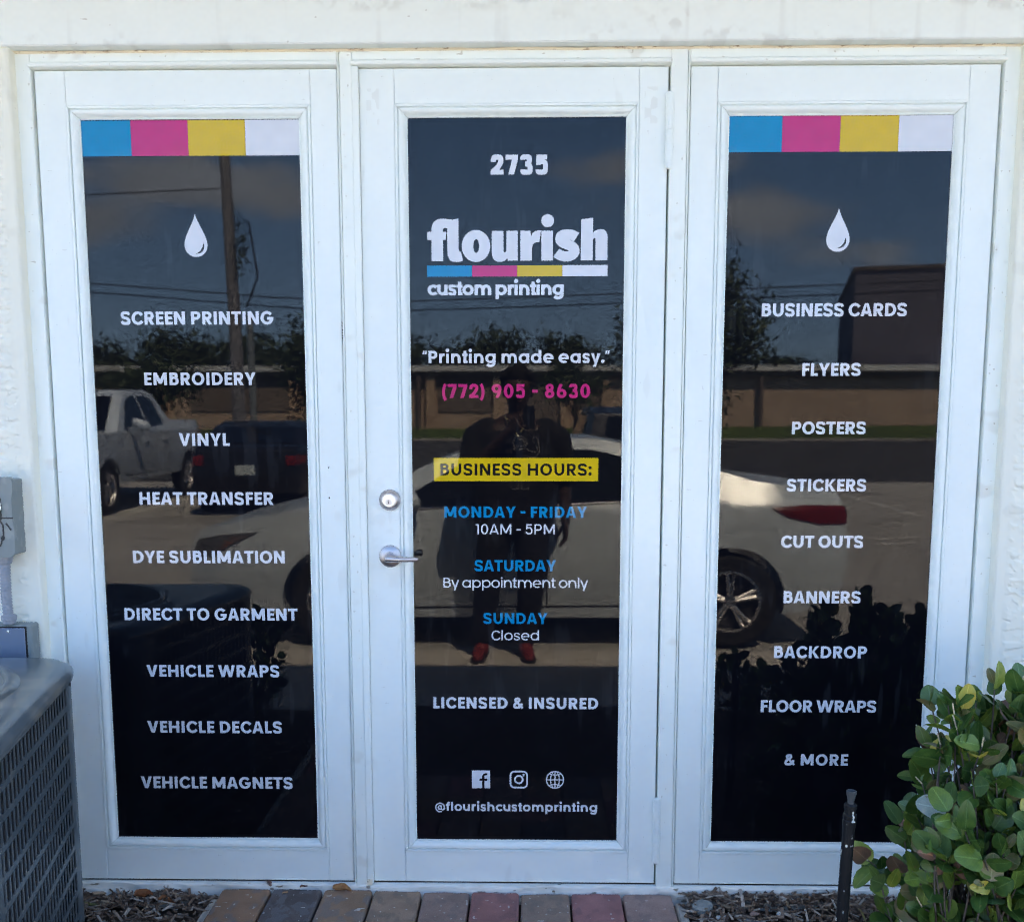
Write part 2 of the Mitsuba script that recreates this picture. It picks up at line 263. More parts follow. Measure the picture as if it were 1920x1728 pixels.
    if c == 's': return sshape(.62, x, w*.93, h*.9), .62
    if c == 'y': return U_(P_((0, x), (w*1.1, x), (.4, w*1.1), (.8 - w*1.1, x), (.8, x), (.42, DSC), (.42 - w*1.12, DSC), (.33, -.02))), .8
    if c == '@': return U_(ring(.55, .38, .55, .56, w*.62, w*.6).difference(P_((.6, .2), (1.4, .12), (1.4, -.4), (.9, -.4))), ring(.52, .38, .24, .27, w*.66, w*.62), sbox(.76 - w*.66, .12, .76, .65), stroke(bez((.74, .2), (.78, .08), (1.0, .06), (1.06, .34)), w*.58)), 1.1
    if c in '(': return stroke(arcp(.62, .42, .62 - w/2, .78, 132, 228), w*.9), .32
    if c in ')': return stroke(arcp(-.3, .42, .62 - w/2, .78, 48, -48), w*.9), .32
    if c in '–-': return sbox(0, .38, .42, .38 + h), .42
    if c == ':': return U_(Point(w*.6, w*.6).buffer(w*.62), Point(w*.6, x - w*.62).buffer(w*.62)), w*1.2
    if c == '.': return Point(w*.6, w*.6).buffer(w*.62), w*1.2
    if c in '“”': return U_(*[P_((o, .72), (o + .1, .72), (o + .2, 1.02), (o + .05, 1.02)) if c == '”' else P_((o, .72), (o + .15, .72), (o + .2, 1.02), (o + .1, 1.02)) for o in (0, .19)]), .4
    return Polygon(), .28
LB = {**{c: .075 for c in 'BDEFHIKLMNPRUbhmnrpil10'}, **{c: .035 for c in 'OCGQSoadqgecs&0236895@'}}
RB = {**{c: .075 for c in 'HIMNUhmnuilagdq1'}, **{c: .035 for c in 'OGDSobpecsBPR&02368950@'}}
def text_shape(text, w, x0, x1, z, cap):
    """The line's outline in metres, from x0 to x1 on the baseline z; the letter spacing gives the width."""
    items, x = [], 0.
    for i, c in enumerate(text):
        g, a = (Polygon(), .26) if c == ' ' else glyph(c, w)
        if i: x += LB.get(c, .01)
        items.append((g, x, i)); x += a + (RB.get(c, .01) if i < len(text) - 1 else 0)
    n = len(text) - 1; want = (x1 - x0) / cap
    s = np.clip((want - x) / max(n, 1), -.12, .12); k = want / (x + s * n)
    gs = [affinity.translate(g, px + s*i) for g, px, i in items if not g.is_empty]
    out = U_(*gs)
    return affinity.translate(affinity.scale(out, k*cap, cap, origin=(0, 0)), x0, z), s, k

def logo_shape(x0, x1, z):
    """The heavy rounded "flourish" of the logo; its points are 1/1704 of its width."""
    b = bez
    f = P_((148, 1108), (148, 912), (108, 912), (108, 838), *b((148, 838), (148, 760), (175, 718), (262, 718), (300, 718), (330, 730), (350, 726)), (405, 718), *b((405, 990), (405, 1015), (412, 1022), (428, 1020)),
           *b((445, 1105), (420, 1114), (400, 1116), (375, 1116), (320, 1116), (298, 1080), (298, 1010)), *b((298, 806), (275, 798), (256, 800), (256, 838)), (290, 840), (284, 912), (258, 912), (258, 1108))
    o = ell(570, 970, 135, 147).difference(ell(572, 970, 28, 64))
    u = P_((720, 832), (830, 832), *b((830, 1000), (830, 1038), (852, 1036), (858, 1008)), (858, 832), (965, 832), (965, 1105), (870, 1105), *b((868, 1080), (850, 1105), (825, 1116), (795, 1116), (740, 1116), (720, 1080), (720, 1030)))
    r = P_((990, 832), (1085, 832), *b((1092, 878), (1110, 835), (1140, 825), (1185, 828)), *b((1170, 935), (1120, 935), (1100, 950), (1100, 1000)), (1100, 1105), (990, 1105))
    i = U_(sbox(1188, 832, 1298, 1105), ell(1247, 740, 60, 60))
    s = stroke(b((1520, 893), (1490, 872), (1460, 866), (1430, 866), (1380, 868), (1366, 885), (1366, 908), (1370, 965), (1503, 950), (1503, 1018), (1503, 1055), (1450, 1070), (1415, 1068), (1380, 1066), (1350, 1050), (1330, 1034)), 94)
    h = P_((1562, 730), (1675, 715), *b((1675, 850), (1700, 825), (1730, 818), (1760, 820), (1800, 822), (1812, 860), (1812, 910)), (1812, 1105), *b((1700, 1105), (1700, 1040), (1700, 980), (1700, 915), (1700, 893), (1685, 893), (1675, 915)), (1675, 1105), (1562, 1105))
    k = (x1 - x0) / 1704
    return affinity.affine_transform(U_(f, o, u, r, i, s, h), [k, 0, 0, -k, x0 - 108*k, z + 1105*k])
def drop_shape(x0, x1, z0, z1):
    W, H = x1 - x0, z1 - z0; r = W/2; cx = (x0 + x1)/2
    body = P_(*bez((cx, z1), (cx + W*.08, z1 - H*.22), (x1, z0 + H*.5), (x1, z0 + r), (x1, z0 + r*.44), (cx + r*.56, z0), (cx, z0), (cx - r*.56, z0), (x0, z0 + r*.44), (x0, z0 + r), (x0, z0 + H*.5), (cx - W*.08, z1 - H*.22), (cx, z1)))
    cut = P_(*bez((cx + r*.62, z0 + r*1.2), (cx + r*.95, z0 + r*.7), (cx + r*.45, z0 + r*.2), (cx - r*.1, z0 + r*.28), (cx + r*.35, z0 + r*.38), (cx + r*.62, z0 + r*.75), (cx + r*.62, z0 + r*1.2)))
    return body.difference(cut)
def icons(n, x0, x1, z0, z1):
    s = x1 - x0; t = lambda g: affinity.affine_transform(g, [s, 0, 0, z1 - z0, x0, z0])
    if n == 0:
        f = U_(sbox(.56, -.1, .69, .62), sbox(.42, .42, .84, .54), stroke(bez((.625, .6), (.625, .78), (.7, .79), (.84, .79)), .12))
        return t(sbox(0, 0, 1, 1).difference(f))
    if n == 1:
        q = sbox(.27, .27, .73, .73); return t(U_(q.buffer(.27).difference(q.buffer(.175)), ring(.5, .5, .26, .26, .1, .1), ell(.765, .765, .065, .065)))
    g = [ring(.5, .5, .5, .5, .06, .06), sbox(.47, .02, .53, .98), sbox(.02, .47, .98, .53), ring(.5, .5, .27, .49, .055, .03)]
    g += [stroke(arcp(.5, 1.02, .5, .25, 205, 335), .05).intersection(ell(.5, .5, .5, .5)), stroke(arcp(.5, -.02, .5, .25, 25, 155), .05).intersection(ell(.5, .5, .5, .5))]
    return t(U_(*g))

# ================================================================ the shop: walls, header, roof
B = thing('shop_building', 'cream stucco shop front with a smooth white header band over three glazed panels', 'building')
ST = -.05
def knock(x, z, seed):
    """Knock-down stucco: trowelled plates with ragged edges."""
    a = meshkit.fbm(np.stack([x*22, z*52, x*0 + seed], -1), 4, 3); b = meshkit.fbm(np.stack([x*60, z*90, x*0 + seed + 4], -1), 3, 9)
    t = np.clip((a + .35*(b - .5) - .47)/.035, 0, 1); t = t*t*(3 - 2*t)
    t2 = np.clip((meshkit.fbm(np.stack([x*34 + 9, z*80, x*0 + seed + 2], -1), 4, 6) - .56)/.03, 0, 1)
    return .0024*t + .0015*t2*t2*(3 - 2*t2) + .0014*b
for side in (-1, 1):
    edge, far = 1.474, 1.80
    S = np.concatenate([np.arange(0, far - edge - .010, .003), far - edge - .010 + np.linspace(0, .010*math.pi/2, 6), far - edge - .010 + .010*math.pi/2 + np.array([.012, .024, .045])])
    Z = np.arange(-.16, 2.579, .0033)
    def wallpos(s, z):
        L = far - edge - .010; r = .010; a = np.clip((s - L)/r, 0, math.pi/2)
        x = far - np.minimum(s, L) - r*np.sin(a); y = ST + r*(1 - np.cos(a)) + np.maximum(s - L - r*math.pi/2, 0)
        bead = np.clip((L - .018 - s)/.016, 0, 1); h = knock(x*1.0 + side*3, z, side*2.0)*bead + .0012*(meshkit.noise(np.stack([x*60, z*5, x*0], -1)) - .5)
        return side*x, y - h*(a < .01), z
    m = grid(S, Z, wallpos)
    if side < 0: m.invert()
    m.invert()
    add(f'{B}__wall', m, 'stucco', True)
    add(f'{B}__wall', box(*( (-9, -far) if side < 0 else (far, 9)), ST, .12, -.16, 2.578), 'stucco')
add(f'{B}__header', box(-9, 9, -.062, .12, 2.578, 2.976, .004), 'paint_header')
add(f'{B}__soffit', box(-9.4, 9.4, -1.19, 8.2, 2.98, 3.02), 'soffit'); add(f'{B}__fascia', box(-9.45, 9.45, -1.22, -1.193, 2.96, 3.16, .004), 'paint_header'); add(f'{B}__roof', box(-9.4, 9.4, -1.19, 8.2, 3.024, 3.17, .01), 'soffit')
add(f'{B}__rear_wall', cat([box(-9, -8.8, .12, 8, -.16, 2.976), box(8.8, 9, .12, 8, -.16, 2.976), box(-8.8, 8.8, 7.8, 8, -.16, 2.976)]), 'stucco')
X = np.arange(-1.474, 1.4741, .006); A = np.concatenate([np.linspace(0, .022, 4), .022 + np.linspace(.004, .14, 26)])
def plinthpos(x, a):
    lump = meshkit.fbm(np.stack([x*14, a*30, x*0], -1), 4, 21) - .5
    wave = .007*(meshkit.noise(np.stack([x*9, x*0, x*0 + 5], -1)) - .5)
    y = np.where(a < .022, .006 - a, -.016 - .0*a) - .022*np.maximum(lump, -.2)*(a > .005) - .004*np.clip((a - .03)/.1, 0, 1)
    z = np.where(a < .022, -.0065 - (a*.12), -.0095 - (a - .022)) + wave*(a > .01)
    return x, y, z
m = grid(X, A, plinthpos); m.invert()
if m.face_normals[:, 1].mean() > 0: m.invert()
add(f'{B}__plinth', m, 'plinth_paint', True)
add(f'{B}__backing', box(-1.474, 1.474, .075, .115, -.1, 2.578), 'rough_timber')

# ================================================================ the fixed frame
F = thing('door_frame', 'white fixed frame of jambs, head strips and two mullions around the three glazed panels', 'door frame')
ZT = 2.528
add(f'{F}__jamb', box(-1.4765, -1.4316, -.012, .05, -.010, 2.573, .0015), 'paint_frame')
add(f'{F}__jamb', box(1.4316, 1.4765, -.012, .05, -.010, 2.573, .0015), 'paint_frame')
for s in (-1, 1):
    xs = sorted((s*.5115, s*(.4765 if s < 0 else .4632))); add(f'{F}__mullion', box(xs[0], xs[1], -.012, .05, -.012, 2.573, .0012), 'paint_frame')
    xs = sorted((s*.5145, s*.5192)); add(f'{F}__mullion_strip', box(xs[0], xs[1], -.009, .05, -.012, 2.573, .0008), 'paint_frame')
    xs = sorted((s*.5113, s*.5147)); add(f'{F}__mullion_groove', box(xs[0], xs[1], .002, .045, -.012, 2.573), 'paint_frame')
add(f'{F}__astragal', box(-.4762, -.4565, -.017, -.0025, -.003, 2.5305, .0015), 'paint_frame')
add(f'{F}__weep_block', box(-.4758, -.4600, -.020, -.0165, -.0045, .014, .0006), 'caulk_pale')
for x0, x1 in ((-1.4312, -.5195), (-.4762, .4630), (.5195, 1.4312)):
    add(f'{F}__head_strip', box(x0 + .0006, x1 - .0006, -.012, .05, 2.5478, 2.573, .0012), 'paint_frame')
    add(f'{F}__head_strip', box(x0 + .003, x1 - .003, .0, .05, 2.5425, 2.5480), 'paint_frame')
    add(f'{F}__drip_lip', box(x0 - .002, x1 + .002, -.026, .05, 2.5318, 2.5436, .002), 'paint_frame')
m = grid(np.arange(-1.4765, 1.477, .01), np.linspace(0, 1, 4), lambda x, t: (x, -.024 + .016*t + .004*meshkit.noise(np.stack([x*25, t, x*0], -1)), 2.5775 - .0062*t - .0025*meshkit.noise(np.stack([x*18, t*0, x*0 + 7], -1))))
if m.face_normals[:, 1].mean() > 0: m.invert()
add(f'{F}__caulk_line', m, {'type': 'twosided', 'bsdf': {'type': 'ref', 'id': 'caulk_pale'}}, True)
for s in (-1, 1):
    m = grid(np.linspace(0, 1, 4), np.arange(-.01, 2.576, .012), lambda t, z: (s*(1.4762 + .0048*t), -.013 - .009*t - .003*(meshkit.noise(np.stack([z*20, t*0, z*0 + s], -1)) - .5), z))
    add(f'{F}__caulk_line', m, {'type': 'twosided', 'bsdf': {'type': 'ref', 'id': 'caulk'}}, True)

# ================================================================ the three glazed panels
GT, GB, BW = 2.390, .1405, .038
PROF = np.array([(0, .0060), (.0018, .0060), (.0019, -.0040), (.0078, -.0040), (.0079, .0050), (.0104, .0050), (.0105, .0000), (.0125, -.0030), (.0180, -.0040), (.0250, -.0018), (.0305, .0040), (.0330, .0085), (.0342, .0112), (.0354, .0112), (.0355, .0062), (.0376, .0062), (.0380, .0135)])
def bead(gx0, gx1, side):
    """One mitred length of glazing bead, round the glass edge gx0..gx1, GB..GT."""
    o = BW - PROF[:, 0]; y = PROF[:, 1]
    if side == 'l': a = np.stack([gx0 - o, y, GB - o], 1); b = np.stack([gx0 - o, y, GT + o], 1)
    if side == 'r': a = np.stack([gx1 + o, y, GT + o], 1); b = np.stack([gx1 + o, y, GB - o], 1)
    if side == 't': a = np.stack([gx0 - o, y, GT + o], 1); b = np.stack([gx1 + o, y, GT + o], 1)
    if side == 'b': a = np.stack([gx1 + o, y, GB - o], 1); b = np.stack([gx0 - o, y, GB - o], 1)
    t = (b - a)/np.linalg.norm(b - a, axis=1, keepdims=True)*.0007; n = len(o)
    v = np.vstack([a + t, b - t]); i = np.arange(n - 1)
    m = trimesh.Trimesh(v, np.vstack([np.stack([i, i + n, i + n + 1], 1), np.stack([i, i + n + 1, i + 1], 1)]), process=False)
    if m.face_normals[:, 1].mean() > 0: m.invert()
    return m
GY = .0120
def panel(D, x0, x1, gx0, gx1, mat='paint_white'):
    zl, zr = GB - BW, GT + BW; g = .0009
    add(f'{D}__stile', box(x0, gx0 - BW, 0, .042, 0, ZT, .0016), mat)
    add(f'{D}__stile', box(gx1 + BW, x1, 0, .042, 0, ZT, .0016), mat)
    add(f'{D}__rail', box(gx0 - BW + g, gx1 + BW - g, .0004, .042, zr, ZT, .0014), mat)
    add(f'{D}__rail', box(gx0 - BW + g, gx1 + BW - g, .0004, .042, 0, zl, .0014), mat)
    for s in 'ltrb': add(f'{D}__glazing_bead', bead(gx0, gx1, s), {'type': 'twosided', 'bsdf': {'type': 'ref', 'id': mat}}, 35)
    add(f'{D}__glass_pane', box(gx0 - .004, gx1 + .004, GY, GY + .006, GB - .004, GT + .004), 'film_black', label='tall glass pane covered by glossy black printed film')
def print_on(D, shape, mat, label, lift=.0004, part='lettering'):
    add(f'{D}__{part}', flat(shape, GY - lift, lift - .00005), mat, label=label)
def line(D, text, w, x0, x1, z, cap, mat='film_white', lift=.0004, colour='white'):
    print_on(D, text_shape(text, w, x0, x1, z, cap)[0], mat, f'{colour} lettering reading {text}', lift)
def colour_band(D, xs, z0, z1, lift=.0004):
    for (a, b), (m, c) in zip(zip(xs[:-1], xs[1:]), (('film_cyan', 'cyan'), ('film_magenta', 'magenta'), ('film_yellow', 'yellow'), ('film_white', 'white'))):
        print_on(D, sbox(a, z0, b - .0006, z1), m, f'{c} block of the printed colour band', lift, 'colour_block')

D1 = thing('glazed_panel', 'left white-framed glazed panel whose black film lists SCREEN PRINTING down to VEHICLE MAGNETS', 'glass door')
panel(D1, -1.4250, -.5233, -1.2973, -.6402)
colour_band(D1, (-1.2973, -1.1480, -.9757, -.8030, -.6402), 2.286, 2.3885)
print_on(D1, drop_shape(-.9997, -.9295, 1.9903, 2.1175), 'film_white', 'white ink drop emblem', part='emblem')
for t, a, b, z, c in (('SCREEN PRINTING', -1.2063, -.7352, 1.7888, .0395), ('EMBROIDERY', -1.1425, -.7955, 1.6050, .0390), ('VINYL', -1.0425, -.8836, 1.4183, .0390), ('HEAT TRANSFER', -1.1755, -.7524, 1.2341, .0395), ('DYE SUBLIMATION', -1.2049, -.7226, 1.0489, .0393),
                      ('DIRECT TO GARMENT', -1.2415, -.6872, .8644, .0393), ('VEHICLE WRAPS', -1.1791, -.7508, .6797, .0391), ('VEHICLE DECALS', -1.1853, -.7478, .4938, .0393), ('VEHICLE MAGNETS', -1.2153, -.7185, .3070, .0395)):
    line(D1, t, .245, a, b, z, c)

D2 = thing('entrance_door', 'middle white door with lever handle, house number 2735 and business hours on its black glass', 'door')
panel(D2, -.457, .457, -.315, .3346)
line(D2, '2735', .285, -.0679, .1043, 2.2272, .0568)
print_on(D2, logo_shape(-.2606, .2838, 1.9764), 'film_white', 'heavy white word mark reading flourish')
colour_band(D2, (-.2621, -.1252, .0117, .1486, .2856), 1.9297, 1.9624)
line(D2, 'custom printing', .255, -.2611, .1530, 1.8745, .0400)
line(D2, '“Printing made easy.”', .24, -.2797, .2956, 1.6710, .0370)
line(D2, '(772) 905 – 8630', .245, -.2207, .2360, 1.5653, .0421, 'film_magenta', colour='magenta')
print_on(D2, sbox(-.2479, 1.3090, .2631, 1.3810), 'film_yellow', 'yellow box behind BUSINESS HOURS', part='yellow_box')
line(D2, 'BUSINESS HOURS:', .215, -.2273, .2422, 1.3269, .0364, 'film_ink', .0008, 'black')
line(D2, 'MONDAY – FRIDAY', .235, -.2167, .2297, 1.1948, .0352, 'film_cyan', colour='blue')
line(D2, '10AM – 5PM', .15, -.1187, .1291, 1.1427, .0316)
line(D2, 'SATURDAY', .235, -.1226, .1343, 1.0255, .0353, 'film_cyan', colour='blue')
line(D2, 'By appointment only', .145, -.2213, .2350, .9728, .0314)
line(D2, 'SUNDAY', .235, -.0956, .1075, .8569, .0349, 'film_cyan', colour='blue')
line(D2, 'Closed', .145, -.0700, .0810, .8038, .0308)
line(D2, 'LICENSED & INSURED', .25, -.2572, .2707, .5798, .0370)
for n, (a, b), l in ((0, (-.1349, -.0759), 'white square icon with a letter f cut out'), (1, (-.0128, .0465), 'white outline camera icon'), (2, (.1045, .1633), 'white outline globe icon')):
    print_on(D2, icons(n, a, b, .3142, .3736), 'film_white', l, part='icon')
line(D2, '@flourishcustomprinting', .235, -.2551, .2708, .2368, .0290)

D3 = thing('glazed_panel_001', 'right white-framed glazed panel whose black film lists BUSINESS CARDS down to & MORE', 'glass door')
panel(D3, .5232, 1.4248, .6401, 1.2991)
colour_band(D3, (.6401, .7975, .9685, 1.1405, 1.2991), 2.2875, 2.3895)
print_on(D3, drop_shape(.9388, 1.0089, 1.9990, 2.1255), 'film_white', 'white ink drop emblem', part='emblem')
for t, a, b, z, c in (('BUSINESS CARDS', .7532, 1.1902, 1.8089, .0388), ('FLYERS', .8815, 1.0591, 1.6311, .0383), ('POSTERS', .8565, 1.0824, 1.4542, .0384), ('STICKERS', .8472, 1.0912, 1.2781, .0380), ('CUT OUTS', .8350, 1.0898, 1.1019, .0382),
                      ('BANNERS', .8489, 1.0897, .9260, .0385), ('BACKDROP', .8250, 1.1170, .7498, .0385), ('FLOOR WRAPS', .7885, 1.1545, .5732, .0390), ('& MORE', .8690, 1.0725, .3970, .0380)):
    line(D3, t, .245, a, b, z, c)

for z in (1.352, 1.257): add(f'{D1}__screw_hole', lathe([(0, 0), (.0024, 0), (.0020, .0012), (0, .0013)], (0, -1, 0), (-.574, 0, z), 10), 'black_rubber')
add(f'{D1}__latch_plate', box(-.5222, -.5200, -.004, .02, 1.742, 1.795), 'black_rubber')
# hinges, lock and lever of the entrance door
for zt, zm, zb in ((2.4524, 2.3468, 2.2360), (.2931, .1816, .0763)):
    H = f'{D2}__hinge'; r = .0118
    add(numbered(H), cat([lathe([(0, 0), (r*.8, 0), (r, .003), (r, zm - zb - .0012), (0, zm - zb - .0012)], at=(.4602, -.013, zb)), lathe([(0, 0), (r, 0), (r, zt - zm - .003), (r*.8, zt - zm), (0, zt - zm)], at=(.4602, -.013, zm))]), 'paint_white', 40)
Y = (0, -1, 0)
L = f'{D2}__deadbolt'
add(L, lathe([(0, 0), (.033, 0), (.0335, .004), (.031, .010), (.0245, .0175), (.0225, .0185), (.0215, .0165), (0, .0165)], Y, (-.3847, 0, 1.2511), 48), 'nickel', 30)
add(f'{L}__cylinder', lathe([(0, .015), (.0205, .015), (.0205, .0185), (.0195, .0192), (0, .0192)], Y, (-.3860, 0, 1.2505), 48), 'bright_metal', 30)
add(f'{L}__key_plug', cat([lathe([(0, .0185), (.0092, .0185), (.0092, .0215), (.0086, .0220), (0, .0220)], Y, (-.3863, 0, 1.2462), 32)]), 'nickel', 30)
add(f'{L}__keyway', box(-.3873, -.3853, -.0223, -.0218, 1.2405, 1.2520), 'black_rubber')
L = f'{D2}__lever_handle'
add(L, lathe([(0, 0), (.0345, 0), (.0350, .003), (.0335, .0075), (.026, .0125), (.0185, .0145), (.0155, .0150), (.0150, .022), (0, .022)], Y, (-.3860, 0, 1.0745), 48), 'nickel', 30)
add(f'{L}__spindle', lathe([(0, .020), (.0125, .020), (.0120, .040), (0, .040)], Y, (-.3860, 0, 1.0740), 32), 'nickel', 30)
lv = [hull(((-.3880, -.046, 1.0725), .0118), ((-.365, -.051, 1.0718), .0098)), hull(((-.365, -.051, 1.0718), .0098), ((-.335, -.0535, 1.0712), .0080)), hull(((-.335, -.0535, 1.0712), .0080), ((-.2985, -.050, 1.0718), .0072))]
add(f'{L}__lever', solid(lv, .004, 6), 'nickel', True)
add(f'{D2}__lever_reflection', box(-.306, -.287, -.001, .009, 1.082, 1.0925, .002), 'black_rubber')  # black block standing in for the lever's reflection in the glass

# ================================================================ ground by the door
def soil_col(p, n, uv): return mix((.045, .034, .027), (.11, .085, .066), fbm(p.x*30, p.y*30, 1.0))
scene['soil'] = principled(proc(soil_col), .9, specular=.1)
def lot_col(p, n, uv):
    g = fbm(p.x*.7, p.y*.7, 1.0); f = noise(p.x*90, p.y*90, 1.0); stain = smoothstep(.62, .75, fbm(p.x*.9 + 3, p.y*.9, 7.0))
    return mix((.25, .24, .225), (.32, .31, .29), g)*(.85 + .3*f)*(1 - .25*stain)
scene['lot_surface'] = principled(proc(lot_col), .85, specular=.2)
scene['asphalt'] = principled(proc(lambda p, n, uv: mix((.035, .036, .038), (.06, .06, .06), fbm(p.x*.8, p.y*.8, 2.0))*(.8 + .4*noise(p.x*60, p.y*60, 1.0))), .85, specular=.2)
scene['concrete'] = principled(proc(lambda p, n, uv: mix((.36, .335, .30), (.46, .43, .385), fbm(p.x*2.5, p.y*2.5, 3.0))*(.88 + .24*noise(p.x*120, p.y*120, 1.0))), .85, specular=.2)
scene['line_paint'] = principled(proc(lambda p, n, uv: mix((.55, .54, .50), (.25, .24, .22), smoothstep(.5, .75, fbm(p.x*8, p.y*8, 1.0)))), .8)
scene['grass'] = principled(proc(lambda p, n, uv: mix((.035, .055, .015), (.075, .10, .03), fbm(p.x*1.5, p.y*1.5, 1.0))*(.7 + .6*noise(p.x*40, p.y*40, 1.0))), .9, specular=.1)
def sheet(x0, x1, y0, y1, z, k=1): return grid(np.linspace(x0, x1, k + 1), np.linspace(y0, y1, k + 1), lambda u, v: (u, v, u*0 + z))
struct('terrain'); add('terrain', sheet(-900, 900, -900, 900, -.30), 'grass')
struct('parking_lot'); add('parking_lot', box(-60, 60, -20, -3.0, -.25, -.130), 'lot_surface')
struct('road'); add('road', box(-200, 200, -50, -20.0, -.25, -.134), 'asphalt')
struct('lawn'); add('lawn', grid(np.linspace(-200, 200, 9), np.linspace(-130, -50, 9), lambda u, v: (u, v, -.06 + .42*np.clip((-50 - v)/20, 0, 1)*np.clip(.5 + u/40, .1, 1.3))), {'type': 'twosided', 'bsdf': {'type': 'ref', 'id': 'grass'}}, True)
struct('kerb'); add('kerb', box(-200, 200, -50.2, -49.95, -.2, -.02, .01), 'concrete')
struct('sidewalk'); add('sidewalk', box(-60, 60, -3.62, -2.15, -.25, -.105, .008), 'concrete')
for x in (-9.35, -6.6, -6.35, -3.2, 3.3, 6.1, 8.9):
    key = numbered('parking_line'); struct(key, 'worn white line painted on the parking lot'); add(key, box(x - .05, x + .05, -17.5, -10.6, -.131, -.126), 'line_paint')
key = numbered('parking_line'); struct(key, 'worn curved white line painted on the parking lot')
a = np.linspace(0, 1.2, 24); c = np.stack([3.2 + 6*np.sin(a), -9.2 - 7*(1 - np.cos(a))], 1)
for k in (0, .45):
    t = np.gradient(c, axis=0); t /= np.linalg.norm(t, axis=1, keepdims=True); nrm = np.stack([-t[:, 1], t[:, 0]], 1); q = c - nrm*k
    v = np.hstack([np.vstack([q - nrm*.05, q + nrm*.05]), np.full((48, 1), -.126)]); i = np.arange(23)
    m = trimesh.Trimesh(v, np.vstack([np.stack([i, i + 1, i + 25], 1), np.stack([i, i + 25, i + 24], 1)]), process=False)
    key = numbered('parking_line') if k else key; labels[key] = {'kind': 'structure'}; add(key, m, {'type': 'twosided', 'bsdf': {'type': 'ref', 'id': 'line_paint'}})

# planting bed on both sides of the walkway
struct('planting_bed')
m = grid(np.concatenate([np.linspace(-9, -1.9, 8), np.arange(-1.8, 1.9, .03), np.linspace(1.95, 9, 8)]), np.concatenate([np.linspace(-2.16, -.6, 12), np.arange(-.58, .03, .02)]),
         lambda x, y: (x, y, -.098 + .035*meshkit.fbm(np.stack([x*6, y*6, x*0], -1), 3, 3) - np.where((x > -.96) & (x < .63), .03, 0)))
add('planting_bed', m, 'soil', True)

# paver walkway: soldier course against the door sill
W_ = 'walkway'; struct(W_)
tones = [(.20, .145, .105), (.085, .085, .092), (.20, .155, .115), (.205, .17, .14), (.20, .165, .155), (.215, .125, .13), (.205, .175, .155), (.215, .125, .135), (.215, .175, .17)]
def paver_fn(p, n, uv):
    i = dr.floor(uv.x*10); col = mi.Color3f(*tones[0])
    for k in range(1, 9): col = dr.select(i > k - .5, mi.Color3f(*tones[k]), col)
    a = fbm(p.x*16 + i*7, p.y*16, 2.0); b = smoothstep(.52, .66, fbm(p.x*34 + i*3, p.y*22, 5.0)); e = noise(p.x*420, p.y*420, p.z*420)
    w = smoothstep(.925, .95, noise(p.x*75 + i, p.y*75, 3.0)); cool = dr.select(i < 2.5, mi.Color3f(.145, .145, .155), col*.72)
    return mix(mix(col*mi.Color3f(1.14, .96, .87)*(.82 + .6*a), cool*1.1, b*.5)*(.85 + .3*e), (.55, .54, .52), w*.7)
scene['paver_stone'] = bumped(principled(proc(paver_fn), .85, specular=.2), lambda p, n, uv: noise(p.x*300, p.y*300, p.z*300) + fbm(p.x*60, p.y*60, p.z*60), .0009)
PX = np.array([-.951, -.787, -.621, -.463, -.308, -.144, .019, .180, .343, .503, .660])
PX = np.array([-.951, -.786, -.618, -.456, -.296, -.139, .022, .184, .350, .514])
def paver(x0, x1, y0, y1, z):
    rr = .011; p = sbox(x0, y0, x1, y1).buffer(-rr).buffer(rr, quad_segs=4); q = p.buffer(-.006); r = p.buffer(-.0025)
    ring_ = lambda g, zz: np.hstack([np.array(g.exterior.coords)[:-1], np.full((len(g.exterior.coords) - 1, 1), zz)])
    pts = np.vstack([ring_(p, z - .055), ring_(p, z - .007), ring_(r, z - .002), ring_(q, z)])
    m = trimesh.convex.convex_hull(pts); m = m.subdivide_to_size(.035) if y1 > -.3 else m
    v = m.vertices.copy(); v[:, 2] += np.where(v[:, 2] > z - .02, .0035*(meshkit.fbm(v*[26, 26, 0] + x0*9, 3, 5) - .5), 0)
    v[:, 1] += np.where((v[:, 1] > y1 - .012), .010*(meshkit.noise(np.stack([v[:, 0]*22, v[:, 0]*0, v[:, 0]*0 + 3], -1)) - .6), 0); m.vertices = v; return m
add(f'{W_}__sand_bed', box(-.96, .55, -2.16, -.03, -.13, -.062), 'soil')
more = []
for row in range(8):
    y1 = -.022 - .268*row
    for i in range(9):
        z = -.0185 - .0011*i + rng.uniform(-.002, .002) - .0105*row; g = .0035
        m = paver(PX[i] + g, PX[i + 1] - g, y1 - .262, y1, z)
        k = (i + row*4) % 9; uv = np.full((len(m.vertices), 2), (k + .5)/10)
        if row < 2: add(f'{W_}__paver', m, 'paver_stone', False, uv=uv)
        else: more.append((m, uv))
add(f'{W_}__paver_field', cat([a for a, _ in more]), 'paver_stone', False, uv=np.vstack([b for _, b in more])); labels[f'{W_}__paver_field'] = {'kind': 'stuff'}
for x0, x1 in ((-.985, -.954), (.520, .552)):
    m = box(x0, x1, -2.1, -.04, -.12, -.045, .006); add(f'{W_}__edge_strip', m, 'concrete')

